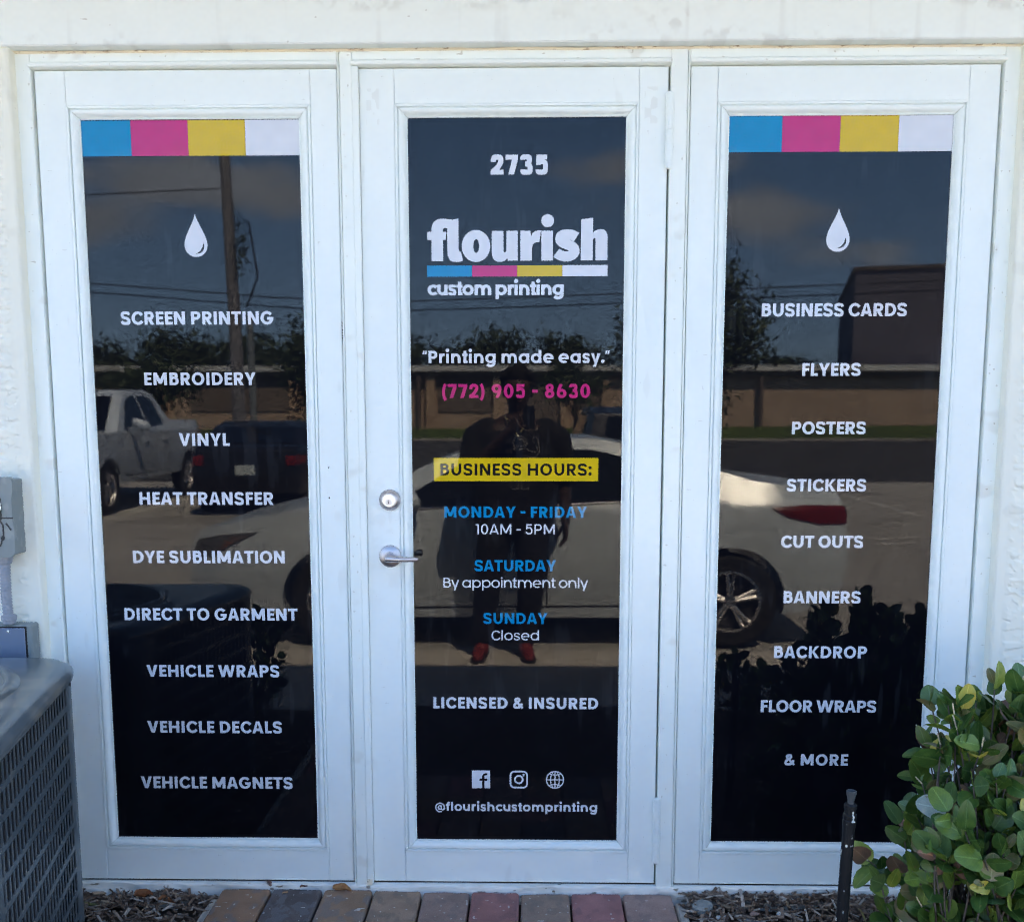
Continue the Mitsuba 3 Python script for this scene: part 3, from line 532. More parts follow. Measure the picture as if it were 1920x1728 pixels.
# mulch: bark chips
scene['chip_col'] = principled({'type': 'mesh_attribute', 'name': 'vertex_color'}, .85, two=True, specular=.15)
vs, fs, cs, k0 = [], [], [], 0
chip = trimesh.creation.box(extents=(1, 1, 1)); CV, CF = np.array(chip.vertices), np.array(chip.faces)
for (x0, x1, cnt) in ((-1.85, -.975, 2600), (.545, 1.75, 3600)):
    for _ in range(cnt):
        y = -.03 - 1.5*rng.random()**2.2; x = rng.uniform(x0, x1); l = rng.uniform(.014, .062); w = rng.uniform(.003, .013); t = rng.uniform(.0015, .004)
        v = CV*[l, w, t]; v[:, 1] *= 1 - .6*(v[:, 0]/l + .5)*rng.random(); R = trimesh.transformations.euler_matrix(rng.normal(0, .35), rng.normal(0, .28), rng.uniform(0, 6.28))[:3, :3]
        base = -.072 + .03*(meshkit.noise(np.array([x*7, y*7, 2.0]))) + .03*np.exp(-(y + .03)/-.08*-1 if False else -abs(y + .05)/.05)*(meshkit.noise(np.array([x*9, 3., 3.])))
        v = v @ R.T + [x, y, base + rng.uniform(0, .022)]
        q = rng.random(); c = np.array([(.10, .068, .05), (.17, .13, .105), (.30, .26, .225), (.060, .043, .036), (.21, .155, .11)][int(np.searchsorted([.36, .62, .76, .93, 1], q))])*rng.uniform(.75, 1.2)
        vs.append(v); fs.append(CF + k0); cs.append(np.tile(c*1.25, (8, 1))); k0 += 8
stuff('mulch', 'shredded brown bark mulch in the beds on both sides of the paver walkway', 'mulch')
add('mulch', trimesh.Trimesh(np.vstack(vs), np.vstack(fs), process=False), 'chip_col', color=np.vstack(cs))

# stones and fallen leaves
def stone(r, seed, sq=(1, 1, .7)):
    m = trimesh.creation.icosphere(3, 1.0); v = np.array(m.vertices); v *= (1 + .55*(meshkit.fbm(v*1.7 + seed, 3, seed) - .5))[:, None]; m.vertices = v*r*np.array(sq); return m
scene['stone_grey'] = bumped(principled(proc(lambda p, n, uv: mix((.13, .14, .135), (.30, .31, .30), fbm(p.x*70, p.y*70, p.z*70))), .9), lambda p, n, uv: fbm(p.x*90, p.y*90, p.z*90), .003)
scene['stone_pale'] = principled((.52, .52, .50), .7)
thing('rock', 'rough grey rock against the right end of the paver edge', 'rock'); m = stone(.034, 5); m.apply_translation((.603, -.085, -.040)); add('rock', m, 'stone_grey', True)
for i, (x, y, r, l) in enumerate(((.648, -.135, .014, 'white pebble in the mulch just right of the grey rock'), (.668, -.122, .011, 'small white pebble in the mulch, second from the grey rock'), (.843, -.10, .010, 'tiny pale pebble in the mulch nearer the black riser pipe'))):
    k = numbered('pebble'); thing(k, l, 'pebble'); m = stone(r, 11 + i); m.apply_translation((x, y, -.050)); add(k, m, 'stone_pale', True)
def leaf_mesh(L, Wd, fold=.25, droop=.2, k=7, wav=.0, tip=1.0, seed=0):
    """A leaf blade along +x: midrib fold, droop and a wavy rim; uv runs along and across it."""
    t = (1 - np.cos(np.linspace(0, np.pi, k)))/2; q_ = t**(.78*tip); prof = np.sqrt(np.clip(1 - (2*q_ - 1)**2, 0, 1))*(1 - .22*np.clip(.25 - t, 0, 1)/.25); prof[0] = .04; prof[-1] = .10
    j = np.linspace(-1, 1, 5); x = np.repeat((t*L)[:, None], 5, 1); y = prof[:, None]*j[None]*Wd/2
    z = np.abs(j)[None]*prof[:, None]*Wd/2*fold - droop*L*(t**2)[:, None] + wav*L*np.sin(t*9 + seed)[:, None]*np.abs(j)[None]
    a = np.arange(k - 1)[:, None]*5 + np.arange(4); a = a.reshape(-1)
    m = trimesh.Trimesh(np.stack([x, y, z], -1).reshape(-1, 3), np.vstack([np.stack([a, a + 5, a + 6], 1), np.stack([a, a + 6, a + 1], 1)]), process=False)
    return m, np.stack(np.meshgrid(t, (j + 1)/2, indexing='ij'), -1).reshape(-1, 2)
def dead(c1, c2):
    return {'type': 'twosided', 'bsdf': {'type': 'principled', 'base_color': proc(lambda p, n, uv: mix(c1, c2, smoothstep(.4, .65, fbm(uv.x*5, uv.y*4, c1[0]*50)))*(1 - .35*smoothstep(.05, .0, dr.abs(uv.y - .5)))), 'roughness': .6}}
scene['leaf_rust'] = dead((.20, .075, .035), (.30, .13, .06)); scene['leaf_tan'] = dead((.36, .165, .07), (.44, .24, .11)); scene['leaf_umber'] = dead((.10, .055, .045), (.17, .09, .07)); scene['leaf_pink'] = dead((.34, .22, .18), (.42, .28, .23)); scene['leaf_fresh'] = dead((.22, .26, .10), (.30, .31, .13))
def place(v, at, yaw_=0, pitch_=0, roll_=0):
    R = trimesh.transformations.euler_matrix(math.radians(roll_), math.radians(pitch_), math.radians(yaw_), 'sxyz'); return T(( np.block([[R[:3, :3], np.array(at, float)[:, None]], [np.zeros((1, 3)), np.ones((1, 1))]]) ).tolist())
for (x, y, z, L, Wd, mt, ya, pi_, ro, lab) in ((-1.225, -.066, -.024, .060, .040, 'leaf_rust', 12, -6, -68, 'fallen rust-brown leaf leaning on the left sill, nearest the condenser'), (-1.145, -.076, -.034, .062, .042, 'leaf_rust', 0, 5, -62, 'fallen rust-brown leaf in the left mulch, second from the condenser'),
        (-1.385, -.094, -.050, .052, .044, 'leaf_fresh', 8, -8, -40, 'torn yellow-green leaf lying in the mulch beside the condenser'), (-.792, -.030, -.008, .040, .020, 'leaf_umber', 115, -20, 30, 'curled dark brown leaf on the sill above the leftmost paver joint'),
        (-.588, -.034, -.012, .062, .042, 'leaf_tan', 5, -4, -62, 'orange-tan fallen leaf on the sill behind the third paver from the left'), (.745, -.135, -.040, .045, .036, 'leaf_pink', 30, -5, -12, 'pinkish dry leaf flat in the right mulch'),
        (-.745, -.060, -.0155, .022, .010, 'leaf_tan', 40, 0, 8, 'tiny tan leaf scrap on the dark second paver'), (-.695, -.028, -.010, .026, .016, 'leaf_umber', 10, -10, -50, 'small dark leaf bit at the back of the dark second paver')):
    k = numbered('fallen_leaf'); thing(k, lab, 'leaf'); m, uv = leaf_mesh(L, Wd, .35, .18, 9, .05, 1.0, len(lab))
    scene[k] = {**mikit.ply(m, mt, True, uv=uv), 'to_world': place(None, (x, y, z), ya, pi_, ro)}

# ================================================================ condenser unit at the left
AC = thing('air_conditioner', 'dark grey outdoor air conditioning condenser with louvred side, left of the doors', 'air conditioner')
plan = np.array([(-2.18, -.15), (-1.43, -.15), (-1.375, -.165), (-1.325, -.205), (-1.300, -.262), (-1.288, -.30), (-1.262, -.42), (-1.235, -.54), (-1.205, -.67), (-1.178, -.80), (-1.150, -.93), (-1.138, -1.0), (-1.142, -1.06), (-1.175, -1.11), (-1.24, -1.13), (-2.18, -1.10), (-2.24, -1.02), (-2.24, -.22)])
side = plan[5:12]
d_ = np.r_[0, np.cumsum(np.linalg.norm(np.diff(side, axis=0), axis=1))]
def on(s, off=0.0):
    p = np.array([np.interp(s, d_, side[:, 0]), np.interp(s, d_, side[:, 1])]); q = np.array([np.interp(s + .01, d_, side[:, 0]), np.interp(s + .01, d_, side[:, 1])]); r0 = np.array([np.interp(s - .01, d_, side[:, 0]), np.interp(s - .01, d_, side[:, 1])])
    t = q - r0; t /= np.linalg.norm(t); nrm = np.array([-t[1], t[0]]); nrm = nrm if nrm[0] > 0 else -nrm
    return p + nrm*off, t, nrm
Lw = d_[-1]; TOPZ = .754; PIT = .0700; SLOT = .0520
inner = Polygon(plan).buffer(-.045)
m = trimesh.creation.extrude_polygon(inner, .80); m.apply_translation((0, 0, -.06)); add(f'{AC}__coil', m, 'coil_fins_shaded')
def skin(s0, s1, z0, z1, off=0.0, th=.004, k=12):
    ss = np.linspace(s0, s1, k); ms = []
    a = np.array([np.r_[on(s, off)[0]] for s in ss]); b = np.array([np.r_[on(s, off - th)[0]] for s in ss])
    poly = make_valid(Polygon(np.vstack([a, b[::-1]]))); m = trimesh.creation.extrude_polygon(poly, z1 - z0, engine='earcut'); m.apply_translation((0, 0, z0)); return m
body = [skin(0.0, .030, -.05, TOPZ, 0, .006, 4), skin(Lw - .02, Lw, -.05, TOPZ, 0, .006, 4)]
rows_ = []
for k in range(11):
    zt = .7400 - PIT*k; body.append(skin(.028, Lw - .018, zt, zt + PIT - SLOT if k else TOPZ)); rows_.append((zt - SLOT, zt))
body.append(skin(.028, Lw - .018, -.05, rows_[-1][0]))
rest = plan[np.r_[11:18, 0:6]]; ring_ = make_valid(Polygon(np.vstack([rest, (rest*0 + np.array(Polygon(plan).centroid.coords[0])*.012 + rest*.988)[::-1]])))
m = trimesh.creation.extrude_polygon(ring_, TOPZ + .05, engine='earcut'); m.apply_translation((0, 0, -.05)); body.append(m)
add(f'{AC}__cabinet', cat(body), 'unit_paint')
for z0, z1 in rows_:
    bars = []
    for s in np.arange(.036, Lw - .02, .0310):
        p, t, nrm = on(s, .0015); mm = box(-.0050, .0050, -.0020, .0008, 0, z1 - z0)
        top = cat([box(-.0070, .0070, -.0018, .0004, z1 - z0 - .004, z1 - z0), box(-.0070, .0070, -.0018, .0004, 0, .004)])
        ang = math.atan2(t[1], t[0]); mm.apply_transform(trimesh.transformations.rotation_matrix(.10, (0, 0, 1))); mm = cat([mm, top])
        M = np.eye(4); M[:2, 0] = t; M[:2, 1] = nrm; M[:3, 3] = (p[0], p[1], z0); mm.apply_transform(M); mm.fix_normals(); bars.append(mm)
    add(f'{AC}__louver_row', cat(bars), 'unit_paint')
pl = Polygon(plan).buffer(.009, quad_segs=6)
def ringz(off, z): g = pl.buffer(off, join_style=2); c = np.array(g.exterior.segmentize(.03).coords)[:-1] if hasattr(g.exterior, 'segmentize') else np.array(g.exterior.coords)[:-1]; return np.hstack([c, np.full((len(c), 1), z)])
cover = trimesh.convex.convex_hull(np.vstack([ringz(0, TOPZ - .004), ringz(0, TOPZ + .007), ringz(-.005, TOPZ + .016), ringz(-.014, TOPZ + .0245), ringz(-.027, TOPZ + .0315), ringz(-.044, TOPZ + .0355), ringz(-.062, TOPZ + .0365)]))
add(f'{AC}__top_cover', cover, 'unit_top', 40)
fc = (-1.71, -.63, TOPZ + .0345)
add(f'{AC}__fan_ring', lathe([(.405, 0), (.398, .010), (.385, .016), (.368, .014), (.362, .006), (.350, .006), (.344, .020), (.330, .022), (.318, .014), (.312, 0)], at=fc, n=96), {'type': 'twosided', 'bsdf': {'type': 'ref', 'id': 'unit_top'}}, 40)
gr = [trimesh.creation.torus(r, .0025, 64, 6) for r in np.arange(.06, .33, .018)]
for g in gr: g.apply_translation((fc[0], fc[1], fc[2] + .016))
for a in np.arange(0, 360, 5):
    c, s_ = math.cos(math.radians(a)), math.sin(math.radians(a)); gr.append(tube([(fc[0] + .05*c, fc[1] + .05*s_, fc[2] + .017), (fc[0] + .335*c, fc[1] + .335*s_, fc[2] + .017)], .0018, 5))
add(f'{AC}__fan_guard', cat(gr), 'unit_paint')
m = lathe([(0, 0), (.318, 0), (.318, .004), (0, .004)], at=(fc[0], fc[1], fc[2] + .0035), n=64); add(f'{AC}__fan_well', m, 'coil_fins_shaded')
for s in (.006, .26, .46, .62):
    p, t, nrm = on(s, .004); add(f'{AC}__screw', lathe([(0, 0), (.006, 0), (.0055, .004), (0, .0045)], (nrm[0], nrm[1], 0), (p[0], p[1], TOPZ - .007 if s > .1 else TOPZ - .012), 10), 'coil_dark')

# ================================================================ electrical boxes on the left wall
K = thing('disconnect_box', 'grey electrical disconnect box with a metal hasp on the left stucco wall', 'electrical box')
add(f'{K}__case', box(-1.66, -1.5130, -.122, ST + .004, 1.092, 1.322, .004), 'grey_box')
lid = P_((-1.668, 1.086), (-1.5205, 1.086), (-1.5065, 1.100), (-1.5045, 1.17), (-1.5090, 1.20), (-1.5085, 1.262), (-1.5035, 1.290), (-1.5035, 1.320), (-1.510, 1.330), (-1.668, 1.330))
add(f'{K}__cover', flat(lid.buffer(-.003).buffer(.003), -.1310, .012), 'grey_box')
ribs = [sbox(-1.66, 1.205, -1.507, 1.2085), P_((-1.552, 1.12), (-1.548, 1.12), (-1.536, 1.155), (-1.536, 1.185), (-1.545, 1.20), (-1.549, 1.20), (-1.540, 1.184), (-1.540, 1.156)), P_((-1.530, 1.19), (-1.527, 1.192), (-1.513, 1.172), (-1.515, 1.169)), ring(-1.541, 1.146, .006, .007, .0025, .0025)]
add(f'{K}__rib', flat(U_(*ribs), -.1335, .003), 'coil_dark')
h = tube([(-1.556 + .015*math.cos(a), -.135 - .010*math.sin(a)**2, 1.243 + .024*math.sin(a)) for a in np.linspace(0, 2*math.pi, 24)], .0045, 8)
add(f'{K}__hasp', h, 'bright_metal', True); add(f'{K}__hasp_plate', box(-1.57, -1.540, -.1335, -.128, 1.20, 1.27, .004), 'coil_dark')
K = thing('conduit', 'grey ribbed flexible conduit running from the disconnect box to the junction box', 'conduit')
pts = np.array([(-1.558 - .004*math.sin(t*3), -.094, 1.085 - .21*t) for t in np.linspace(0, 1, 70)]); add(K + '__hose', tube(pts, .0150 + .0013*np.sin(np.arange(70)*1.9), 16), 'grey_plastic', True)
for z in (1.052, .876): add(K + '__fitting', lathe([(0, 0), (.017, 0), (.0195, .004), (.0195, .011), (.0225, .013), (.0225, .025), (.019, .028), (0, .028)], at=(-1.558, -.094, z + (.01 if z > 1 else -.002)), n=24), 'grey_plastic', 30)
K = thing('junction_box', 'grey square junction box with a blue-grey screwed cover behind the condenser', 'electrical box')
add(f'{K}__case', box(-1.64, -1.4890, -.098, ST + .004, .700, .871, .005), 'grey_box')
add(f'{K}__gasket', box(-1.632, -1.5035, -.1005, -.097, .706, .866, .0008), 'black_rubber')
add(f'{K}__cover', box(-1.630, -1.5075, -.1045, -.100, .709, .8625, .002), 'grey_cover')
add(f'{K}__screw', lathe([(0, 0), (.0045, 0), (.004, .002), (0, .0025)], (0, -1, 0), (-1.558, -.1045, .852), 12), 'bright_metal')

# ================================================================ black irrigation riser
scene['nozzle_grey'] = principled((.06, .065, .07), .45)
K = thing('irrigation_riser', 'thin black irrigation riser pipe with chipped paint and a nozzle on top', 'sprinkler')
p0, p1 = np.array((.835, -.70, -.09)), np.array((.8555, -.70, .590)); ax = (p1 - p0)/np.linalg.norm(p1 - p0)
add(f'{K}__pipe', lathe([(0, 0), (.0150, 0), (.0150, .585), (.0166, .588), (.0166, .604), (.0140, .608), (0, .608)], ax, p0, 24), 'riser_paint', 30)
add(f'{K}__collar', lathe([(0, .604), (.0145, .604), (.0168, .609), (.0168, .618), (.0135, .621), (.0135, .632), (.0160, .634), (.0160, .643), (.0125, .647), (0, .647)], ax, p0, 24), 'riser_paint', 30)
add(f'{K}__nozzle', lathe([(0, .645), (.0085, .645), (.0075, .652), (.0100, .662), (.0125, .674), (.0125, .679), (.0100, .680), (.0085, .674), (0, .673)], ax, p0, 24), 'nozzle_grey', 30)

# ================================================================ the shrubs
LC = [((.040, .090, .018), (.062, .118, .022)), ((.088, .150, .026), (.122, .185, .030)), ((.075, .138, .045), (.095, .160, .050)), ((.20, .27, .040), (.27, .31, .055)), ((.15, .155, .055), (.20, .165, .075)), ((.19, .105, .075), (.24, .14, .085)), ((.44, .35, .05), (.40, .38, .08)), ((.30, .34, .27), (.38, .41, .34))]
LP = np.cumsum([.44, .25, .09, .07, .075, .04, .018, .02])
def leaf_fn(p, n, uv):
    """Eight leaf colours, told apart by the whole part of u; midrib and side veins a little paler."""
    k = dr.floor(uv.x); u = uv.x - k; c, c2 = mi.Color3f(*LC[0][0]), mi.Color3f(*LC[0][1])
    for i in range(1, 8): c = dr.select(k > i - .5, mi.Color3f(*LC[i][0]), c); c2 = dr.select(k > i - .5, mi.Color3f(*LC[i][1]), c2)
    rib = smoothstep(.045, .012, dr.abs(uv.y - .5)); vein = smoothstep(.86, .97, dr.sin((u - dr.abs(uv.y - .5)*.9)*46))*.16
    g = fbm(u*4 + k*3, uv.y*3, p.z*9); spot = smoothstep(.79, .84, fbm(p.x*60, p.y*60, p.z*60))
    return mix(mix(mix(c, c2, smoothstep(.35, .7, g)), dr.minimum(c2*1.9 + .05, 1), dr.clip(rib*.30 + vein*.5, 0, 1)), (.20, .13, .05), spot*.6)
scene['leaf_green'] = {'type': 'twosided', 'bsdf': {'type': 'principled', 'base_color': proc(leaf_fn), 'roughness': .38, 'specular': .45}}
scene['twig'] = principled(proc(lambda p, n, uv: mix((.085, .065, .055), (.17, .14, .12), fbm(p.x*60, p.y*60, p.z*30))), .8, specular=.2)
scene['cut_twig'] = principled((.55, .45, .30), .8)
SHAPES_ = [leaf_mesh(1, .80, .16, .10, 7, .012, .92, 0), leaf_mesh(1, .86, .10, .02, 7, .02, .88, 2), leaf_mesh(1, .74, .24, .20, 7, .015, 1.0, 4), leaf_mesh(1, .80, .14, -.10, 7, .02, .9, 1), leaf_mesh(1, .58, .42, .28, 7, .02, 1.0, 3)]
def frame_of(d, nrm):
    d = d/np.linalg.norm(d); y = np.cross(nrm, d); y /= np.linalg.norm(y) + 1e-9; return np.stack([d, y, np.cross(d, y)], 1)
def shrub(key, lab, blobs, roots, count, r, keep=300, lean=(0, -.55, .35), size=(.038, .080), quiet=False):
    thing(key, lab, 'shrub'); found = []; tips = []
    while len(tips) < count:
        c, rad = blobs[r.integers(len(blobs))]; u = r.normal(size=3); u /= np.linalg.norm(u); u *= r.uniform(.30, 1.0)**.5
        tips.append((np.array(c) + u*rad, u))
    wood, ends = [], []
    for tip, u in tips:
        root = roots[r.integers(len(roots))]; root = np.array(root); mid = root*.4 + tip*.6 + r.normal(size=3)*.035; mid[2] -= .03
        t = np.linspace(0, 1, 9)[:, None]; path = (1 - t)**2*root + 2*t*(1 - t)*mid + t*t*tip
        wood.append(tube(path, np.linspace(.0052, .0017, 9), 5))
        out = path[-1] - path[-3]; out /= np.linalg.norm(out); out = out*.6 + u*.5 + np.array((0, 0, .25)); out /= np.linalg.norm(out); a0 = r.uniform(0, 6.28)
        side_ = np.cross(out, [0.3, .9, .2]); side_ /= np.linalg.norm(side_); oth = np.cross(out, side_); young = r.random() < .16
        for j in range(r.integers(5, 9)):
            a = a0 + j*2.4; e = r.uniform(.25, 1.1); d = out*math.cos(e) + (side_*math.cos(a) + oth*math.sin(a))*math.sin(e)*1.15
            nrm = np.array(lean) + r.normal(size=3)*.42; nrm -= d*(nrm @ d)/(d @ d); base = tip - out*.016*j + d*.006
            if np.linalg.norm(nrm) < .1: continue
            found.append((base, frame_of(d, nrm/np.linalg.norm(nrm)), r.uniform(*size)*(.55 if young and j < 2 else 1), int(r.integers(len(SHAPES_))), int(np.searchsorted(LP, r.random()*LP[-1]))))
        if r.random() < .22: ends.append(tube([tip, tip + out*r.uniform(.02, .05)], (.0022, .0018), 5))
    add(f'{key}__stem', cat(wood), 'twig', True)
    if ends: [add(f'{key}__cut_end', e, 'cut_twig') for e in ends]
    found.sort(key=lambda f: np.linalg.norm(f[0] - EYE) - 3*(f[2])); plies, rest_ = {}, {}
    for i, (b, R, s, sh, mt) in enumerate(found):
        M = np.eye(4); M[:3, :3] = R*s; M[:3, 3] = b; m, uv = SHAPES_[sh]
        if i < keep:
            if (sh, mt) not in plies: plies[sh, mt] = mikit.ply(m, 'leaf_green', True, uv=uv*[.998, 1] + [mt, 0])
            scene[numbered(f'{key}__leaf')] = {**plies[sh, mt], 'to_world': T(M.tolist())}
        else:
            q = m.copy(); q.apply_transform(M); rest_.setdefault(mt, []).append((q, uv*[.998, 1] + [mt, 0]))
    if rest_:
        q = [x for l in rest_.values() for x in l]; add(f'{key}__inner_foliage', cat([a for a, _ in q]), 'leaf_green', True, uv=np.vstack([b for _, b in q])); labels[f'{key}__inner_foliage'] = {'kind': 'stuff'}
r_ = np.random.default_rng(12)
shrub('shrub', 'large green shrub with rounded leaves standing at the lower right corner of the right panel', [((1.27, -.56, .645), (.245, .19, .185)), ((1.45, -.56, .66), (.2, .18, .18)), ((1.20, -.58, .30), (.25, .22, .28)), ((1.42, -.60, .36), (.22, .2, .32)), ((1.10, -.66, .14), (.20, .17, .17)), ((1.28, -.70, .10), (.2, .15, .16)), ((1.22, -.74, .42), (.22, .08, .22))],
      [(1.22, -.56, -.08), (1.32, -.60, -.08), (1.42, -.54, -.08), (1.12, -.60, -.08)], 290, r_)

# ================================================================ the street behind the camera, which the glossy film mirrors
def paint_coat(c, rough=.35): return principled(c, rough, specular=.5, clearcoat=.6, clearcoat_gloss=.93)
scene['car_white'] = {'type': 'roughplastic', 'diffuse_reflectance': rgb(.74, .82, .90), 'int_ior': 1.55, 'alpha': .06, 'nonlinear': False}; scene['car_black'] = paint_coat((.010, .011, .016), .3); scene['car_glass'] = {'type': 'plastic', 'diffuse_reflectance': rgb(.006, .007, .008), 'int_ior': 1.5}
scene['lamp_red'] = principled((.17, .012, .014), .2, specular=.6); scene['lamp_clear'] = principled((.14, .14, .15), .15, specular=.7); scene['lamp_amber'] = principled((.35, .09, .02), .25)
scene['tyre'] = principled((.018, .018, .018), .8); scene['rim'] = {'type': 'roughconductor', 'material': 'Al', 'alpha': .25}; scene['plate'] = principled((.55, .60, .58), .5); scene['chrome'] = {'type': 'roughconductor', 'material': 'Cr', 'alpha': .12}
scene['trim_black'] = principled((.015, .015, .016), .5)
def car(key, lab, paint, prof, W, wheels, wr, at, rot, windows, belt, tum, lamps, glass_top, doors=(), handles=(), mirror=None, plate=None, kind='car'):
    """A car along +x from its nose at 0; prof is its side outline, windows and lamps are outlines on its sides."""
    thing(key, lab, kind); L = max(p[0] for p in prof)
    M = trimesh.transformations.translation_matrix(at) @ trimesh.transformations.rotation_matrix(math.radians(rot), (0, 0, 1))
    body = Polygon(prof).buffer(-.03).buffer(.03, quad_segs=5)
    for wx in wheels: body = body.difference(Point(wx, wr).buffer(wr*1.16, 16)).difference(sbox(wx - wr*1.05, -1, wx + wr*1.05, wr*.6))
    def half(x, z):
        t = np.abs(x - L/2)/(L/2); w = W/2*(1 - .16*np.clip((t - .72)/.28, 0, 1)**2); zz = np.clip(z - belt, 0, 9)
        return w - tum*zz - .05*np.clip((.55 - z)/.4, 0, 1)**2 - .012*np.sin(np.clip(z/belt, 0, 1)*math.pi*2.2)
    def wrap(m, off=0.0):
        v = m.vertices.copy(); s = np.sign(v[:, 1]); f = np.abs(v[:, 1]); v[:, 1] = s*f*np.maximum(half(v[:, 0], v[:, 2]) + off, .05); m.vertices = v; m.apply_transform(M); return m
    def slab(poly, lo, hi, size=.09):
        q = trimesh.creation.extrude_polygon(poly, hi - lo, engine='earcut'); v = q.vertices.copy(); q.vertices = np.stack([v[:, 0], v[:, 2] + lo, v[:, 1]], 1); q.fix_normals(); return q.subdivide_to_size(size)
    b = slab(body, -1, 1, .085); v = b.vertices; ed = np.abs(v[:, 1]) > .97
    add(f'{key}__body', wrap(b), paint, 32)
    for poly in windows:
        for s in (-1, 1):
            q = slab(Polygon(poly).buffer(-.03).buffer(.03), .995, 1.0) if s > 0 else slab(Polygon(poly).buffer(-.03).buffer(.03), -1.0, -.995); add(f'{key}__window', wrap(q, .006), 'car_glass', 30)
    for (poly, mt, part) in lamps:
        for s in (-1, 1):
            q = slab(Polygon(poly), .80 if s > 0 else -1.0, 1.0 if s > 0 else -.80, .05); add(f'{key}__{part}', wrap(q, .010), mt, 30)
    for (p, q, f) in glass_top:
        n = 6; a = np.linspace(0, 1, n); P0, P1 = np.array(p), np.array(q); d = P1 - P0; nn = np.array([-d[1], d[0]]); nn /= np.linalg.norm(nn); nn = nn if nn[1] > 0 else -nn
        m = grid(a, np.linspace(-f, f, 9), lambda t, y: (P0[0] + d[0]*t + nn[0]*.012, y, P0[1] + d[1]*t + nn[1]*.012)); add(f'{key}__windscreen', wrap(m), {'type': 'twosided', 'bsdf': {'type': 'ref', 'id': 'car_glass'}}, True)
    for poly in windows:
        lo = sorted(poly, key=lambda q: q[1])[:2]; lo.sort(); t = np.linspace(0, 1, 12); xx = lo[0][0] + (lo[1][0] - lo[0][0])*t; zz = lo[0][1] + (lo[1][1] - lo[0][1])*t - .012
        for s in (-1, 1): q = tube(np.stack([xx, s*(half(xx, zz) + .006), zz], 1), .009, 6); q.apply_transform(M); add(f'{key}__window_trim', q, 'chrome', True)
    for (x0, z0, x1, z1) in doors:
        for s in (-1, 1):
            g = stroke([(x0, z0), (x1, z1)], .012); q = slab(g, .997 if s > 0 else -1., 1. if s > 0 else -.997, .08); add(f'{key}__door_seam', wrap(q, .003), 'trim_black')
    for (x, z) in handles:
        for s in (-1, 1): q = slab(sbox(x - .10, z - .018, x + .10, z + .018).buffer(.008), .98 if s > 0 else -1.0, 1.0 if s > 0 else -.98, .05); add(f'{key}__door_handle', wrap(q, .03), paint, 30)
    for wx in wheels:
        for s in (-1, 1):
            cy = s*(W/2 - .11); ax = np.array((0, s, 0.0)); c = np.array((wx, cy, wr))
            ty = lathe([(wr*.62, -.10), (wr*.9, -.105), (wr, -.07), (wr, .07), (wr*.92, .105), (wr*.66, .10), (wr*.62, .085)], ax, c, 40); ty.apply_transform(M); k = add(f'{key}__wheel', ty, 'tyre', 30)
            sp = [lathe([(wr*.63, .04), (wr*.66, .098), (wr*.60, .10), (wr*.58, .05)], ax, c, 40), lathe([(0, .05), (wr*.16, .05), (wr*.14, .085), (0, .09)], ax, c, 20)]
            for j in range(5):
                for e in (-.13, .13):
                    t = j*2*math.pi/5 + e + .3; sp.append(tube([c + ax*.082 + np.array((math.cos(j*1.2566 + .3 + e*.6), 0, math.sin(j*1.2566 + .3 + e*.6)))*wr*.12, c + ax*.075 + np.array((math.cos(t), 0, math.sin(t)))*wr*.61], .016, 6))
            g = cat(sp); g.apply_transform(M); add(f'{k}__rim', g, 'rim', 30)
            g = lathe([(0, .035), (wr*.62, .035), (wr*.62, .045), (0, .045)], ax, c, 24); g.apply_transform(M); add(f'{k}__brake_disc', g, 'trim_black')
    if mirror:
        for s in (-1, 1):
            x, z, sc = mirror; mm = solid([hull(((x, s*(W/2 + .10), z), .045*sc), ((x, s*(W/2 + .17*sc), z + .01), .055*sc), ((x - .03, s*(W/2 + .12), z + .05*sc), .05*sc)), hull(((x, s*(W/2 - .04), z - .03), .02), ((x, s*(W/2 + .10), z - .01), .02))], .03, 4); mm.apply_transform(M); add(f'{key}__mirror', mm, paint, True)
    if plate:
        x, z = plate; m = box(x - .01, x + .012, -.152, .152, z - .076, z + .076, .004); m.apply_transform(M); add(f'{key}__number_plate', m, 'plate')
GZ = -.126
sedan = [(.06, .26), (.0, .40), (.0, .62), (.04, .76), (.10, .82), (.45, .90), (.95, 1.0), (1.28, 1.05), (1.62, 1.24), (2.0, 1.39), (2.4, 1.45), (2.85, 1.45), (3.2, 1.39), (3.65, 1.25), (3.95, 1.16), (4.40, 1.10), (4.55, 1.08), (4.60, .92), (4.63, .60), (4.58, .38), (4.30, .25), (3.9, .21), (.9, .21)]
car('white_sedan', 'white sedan parked along the kerb behind the photographer, mirrored in the film', 'car_white', sedan, 1.80, (1.06, 3.79), .33, (-2.36, -4.66, GZ), 0,
    [[(1.50, .985), (1.62, 1.10), (1.98, 1.31), (2.38, 1.375), (2.46, 1.375), (2.50, 1.01)], [(2.56, 1.01), (2.53, 1.375), (2.85, 1.37), (3.15, 1.30), (3.42, 1.185), (3.36, 1.05)]], .96, .60,
    [([(.02, .64), (.08, .755), (.30, .795), (.52, .815), (.36, .74), (.22, .665), (.06, .625)], 'lamp_clear', 'headlight'), ([(.24, .675), (.36, .742), (.46, .79), (.30, .775)], 'lamp_amber', 'indicator'), ([(4.06, .985), (4.30, 1.00), (4.585, .99), (4.61, .93), (4.60, .865), (4.40, .87), (4.18, .92)], 'lamp_red', 'tail_light')],
    [((1.28, 1.05), (2.0, 1.39), .78), ((3.25, 1.375), (3.95, 1.16), .74)], doors=((1.42, .32, 1.40, .98), (2.52, .30, 2.53, 1.0), (3.42, .62, 3.34, 1.04), (1.45, .28, 3.35, .30)), handles=((2.32, .87), (3.22, .90)), mirror=(1.62, 1.02, 1.0))
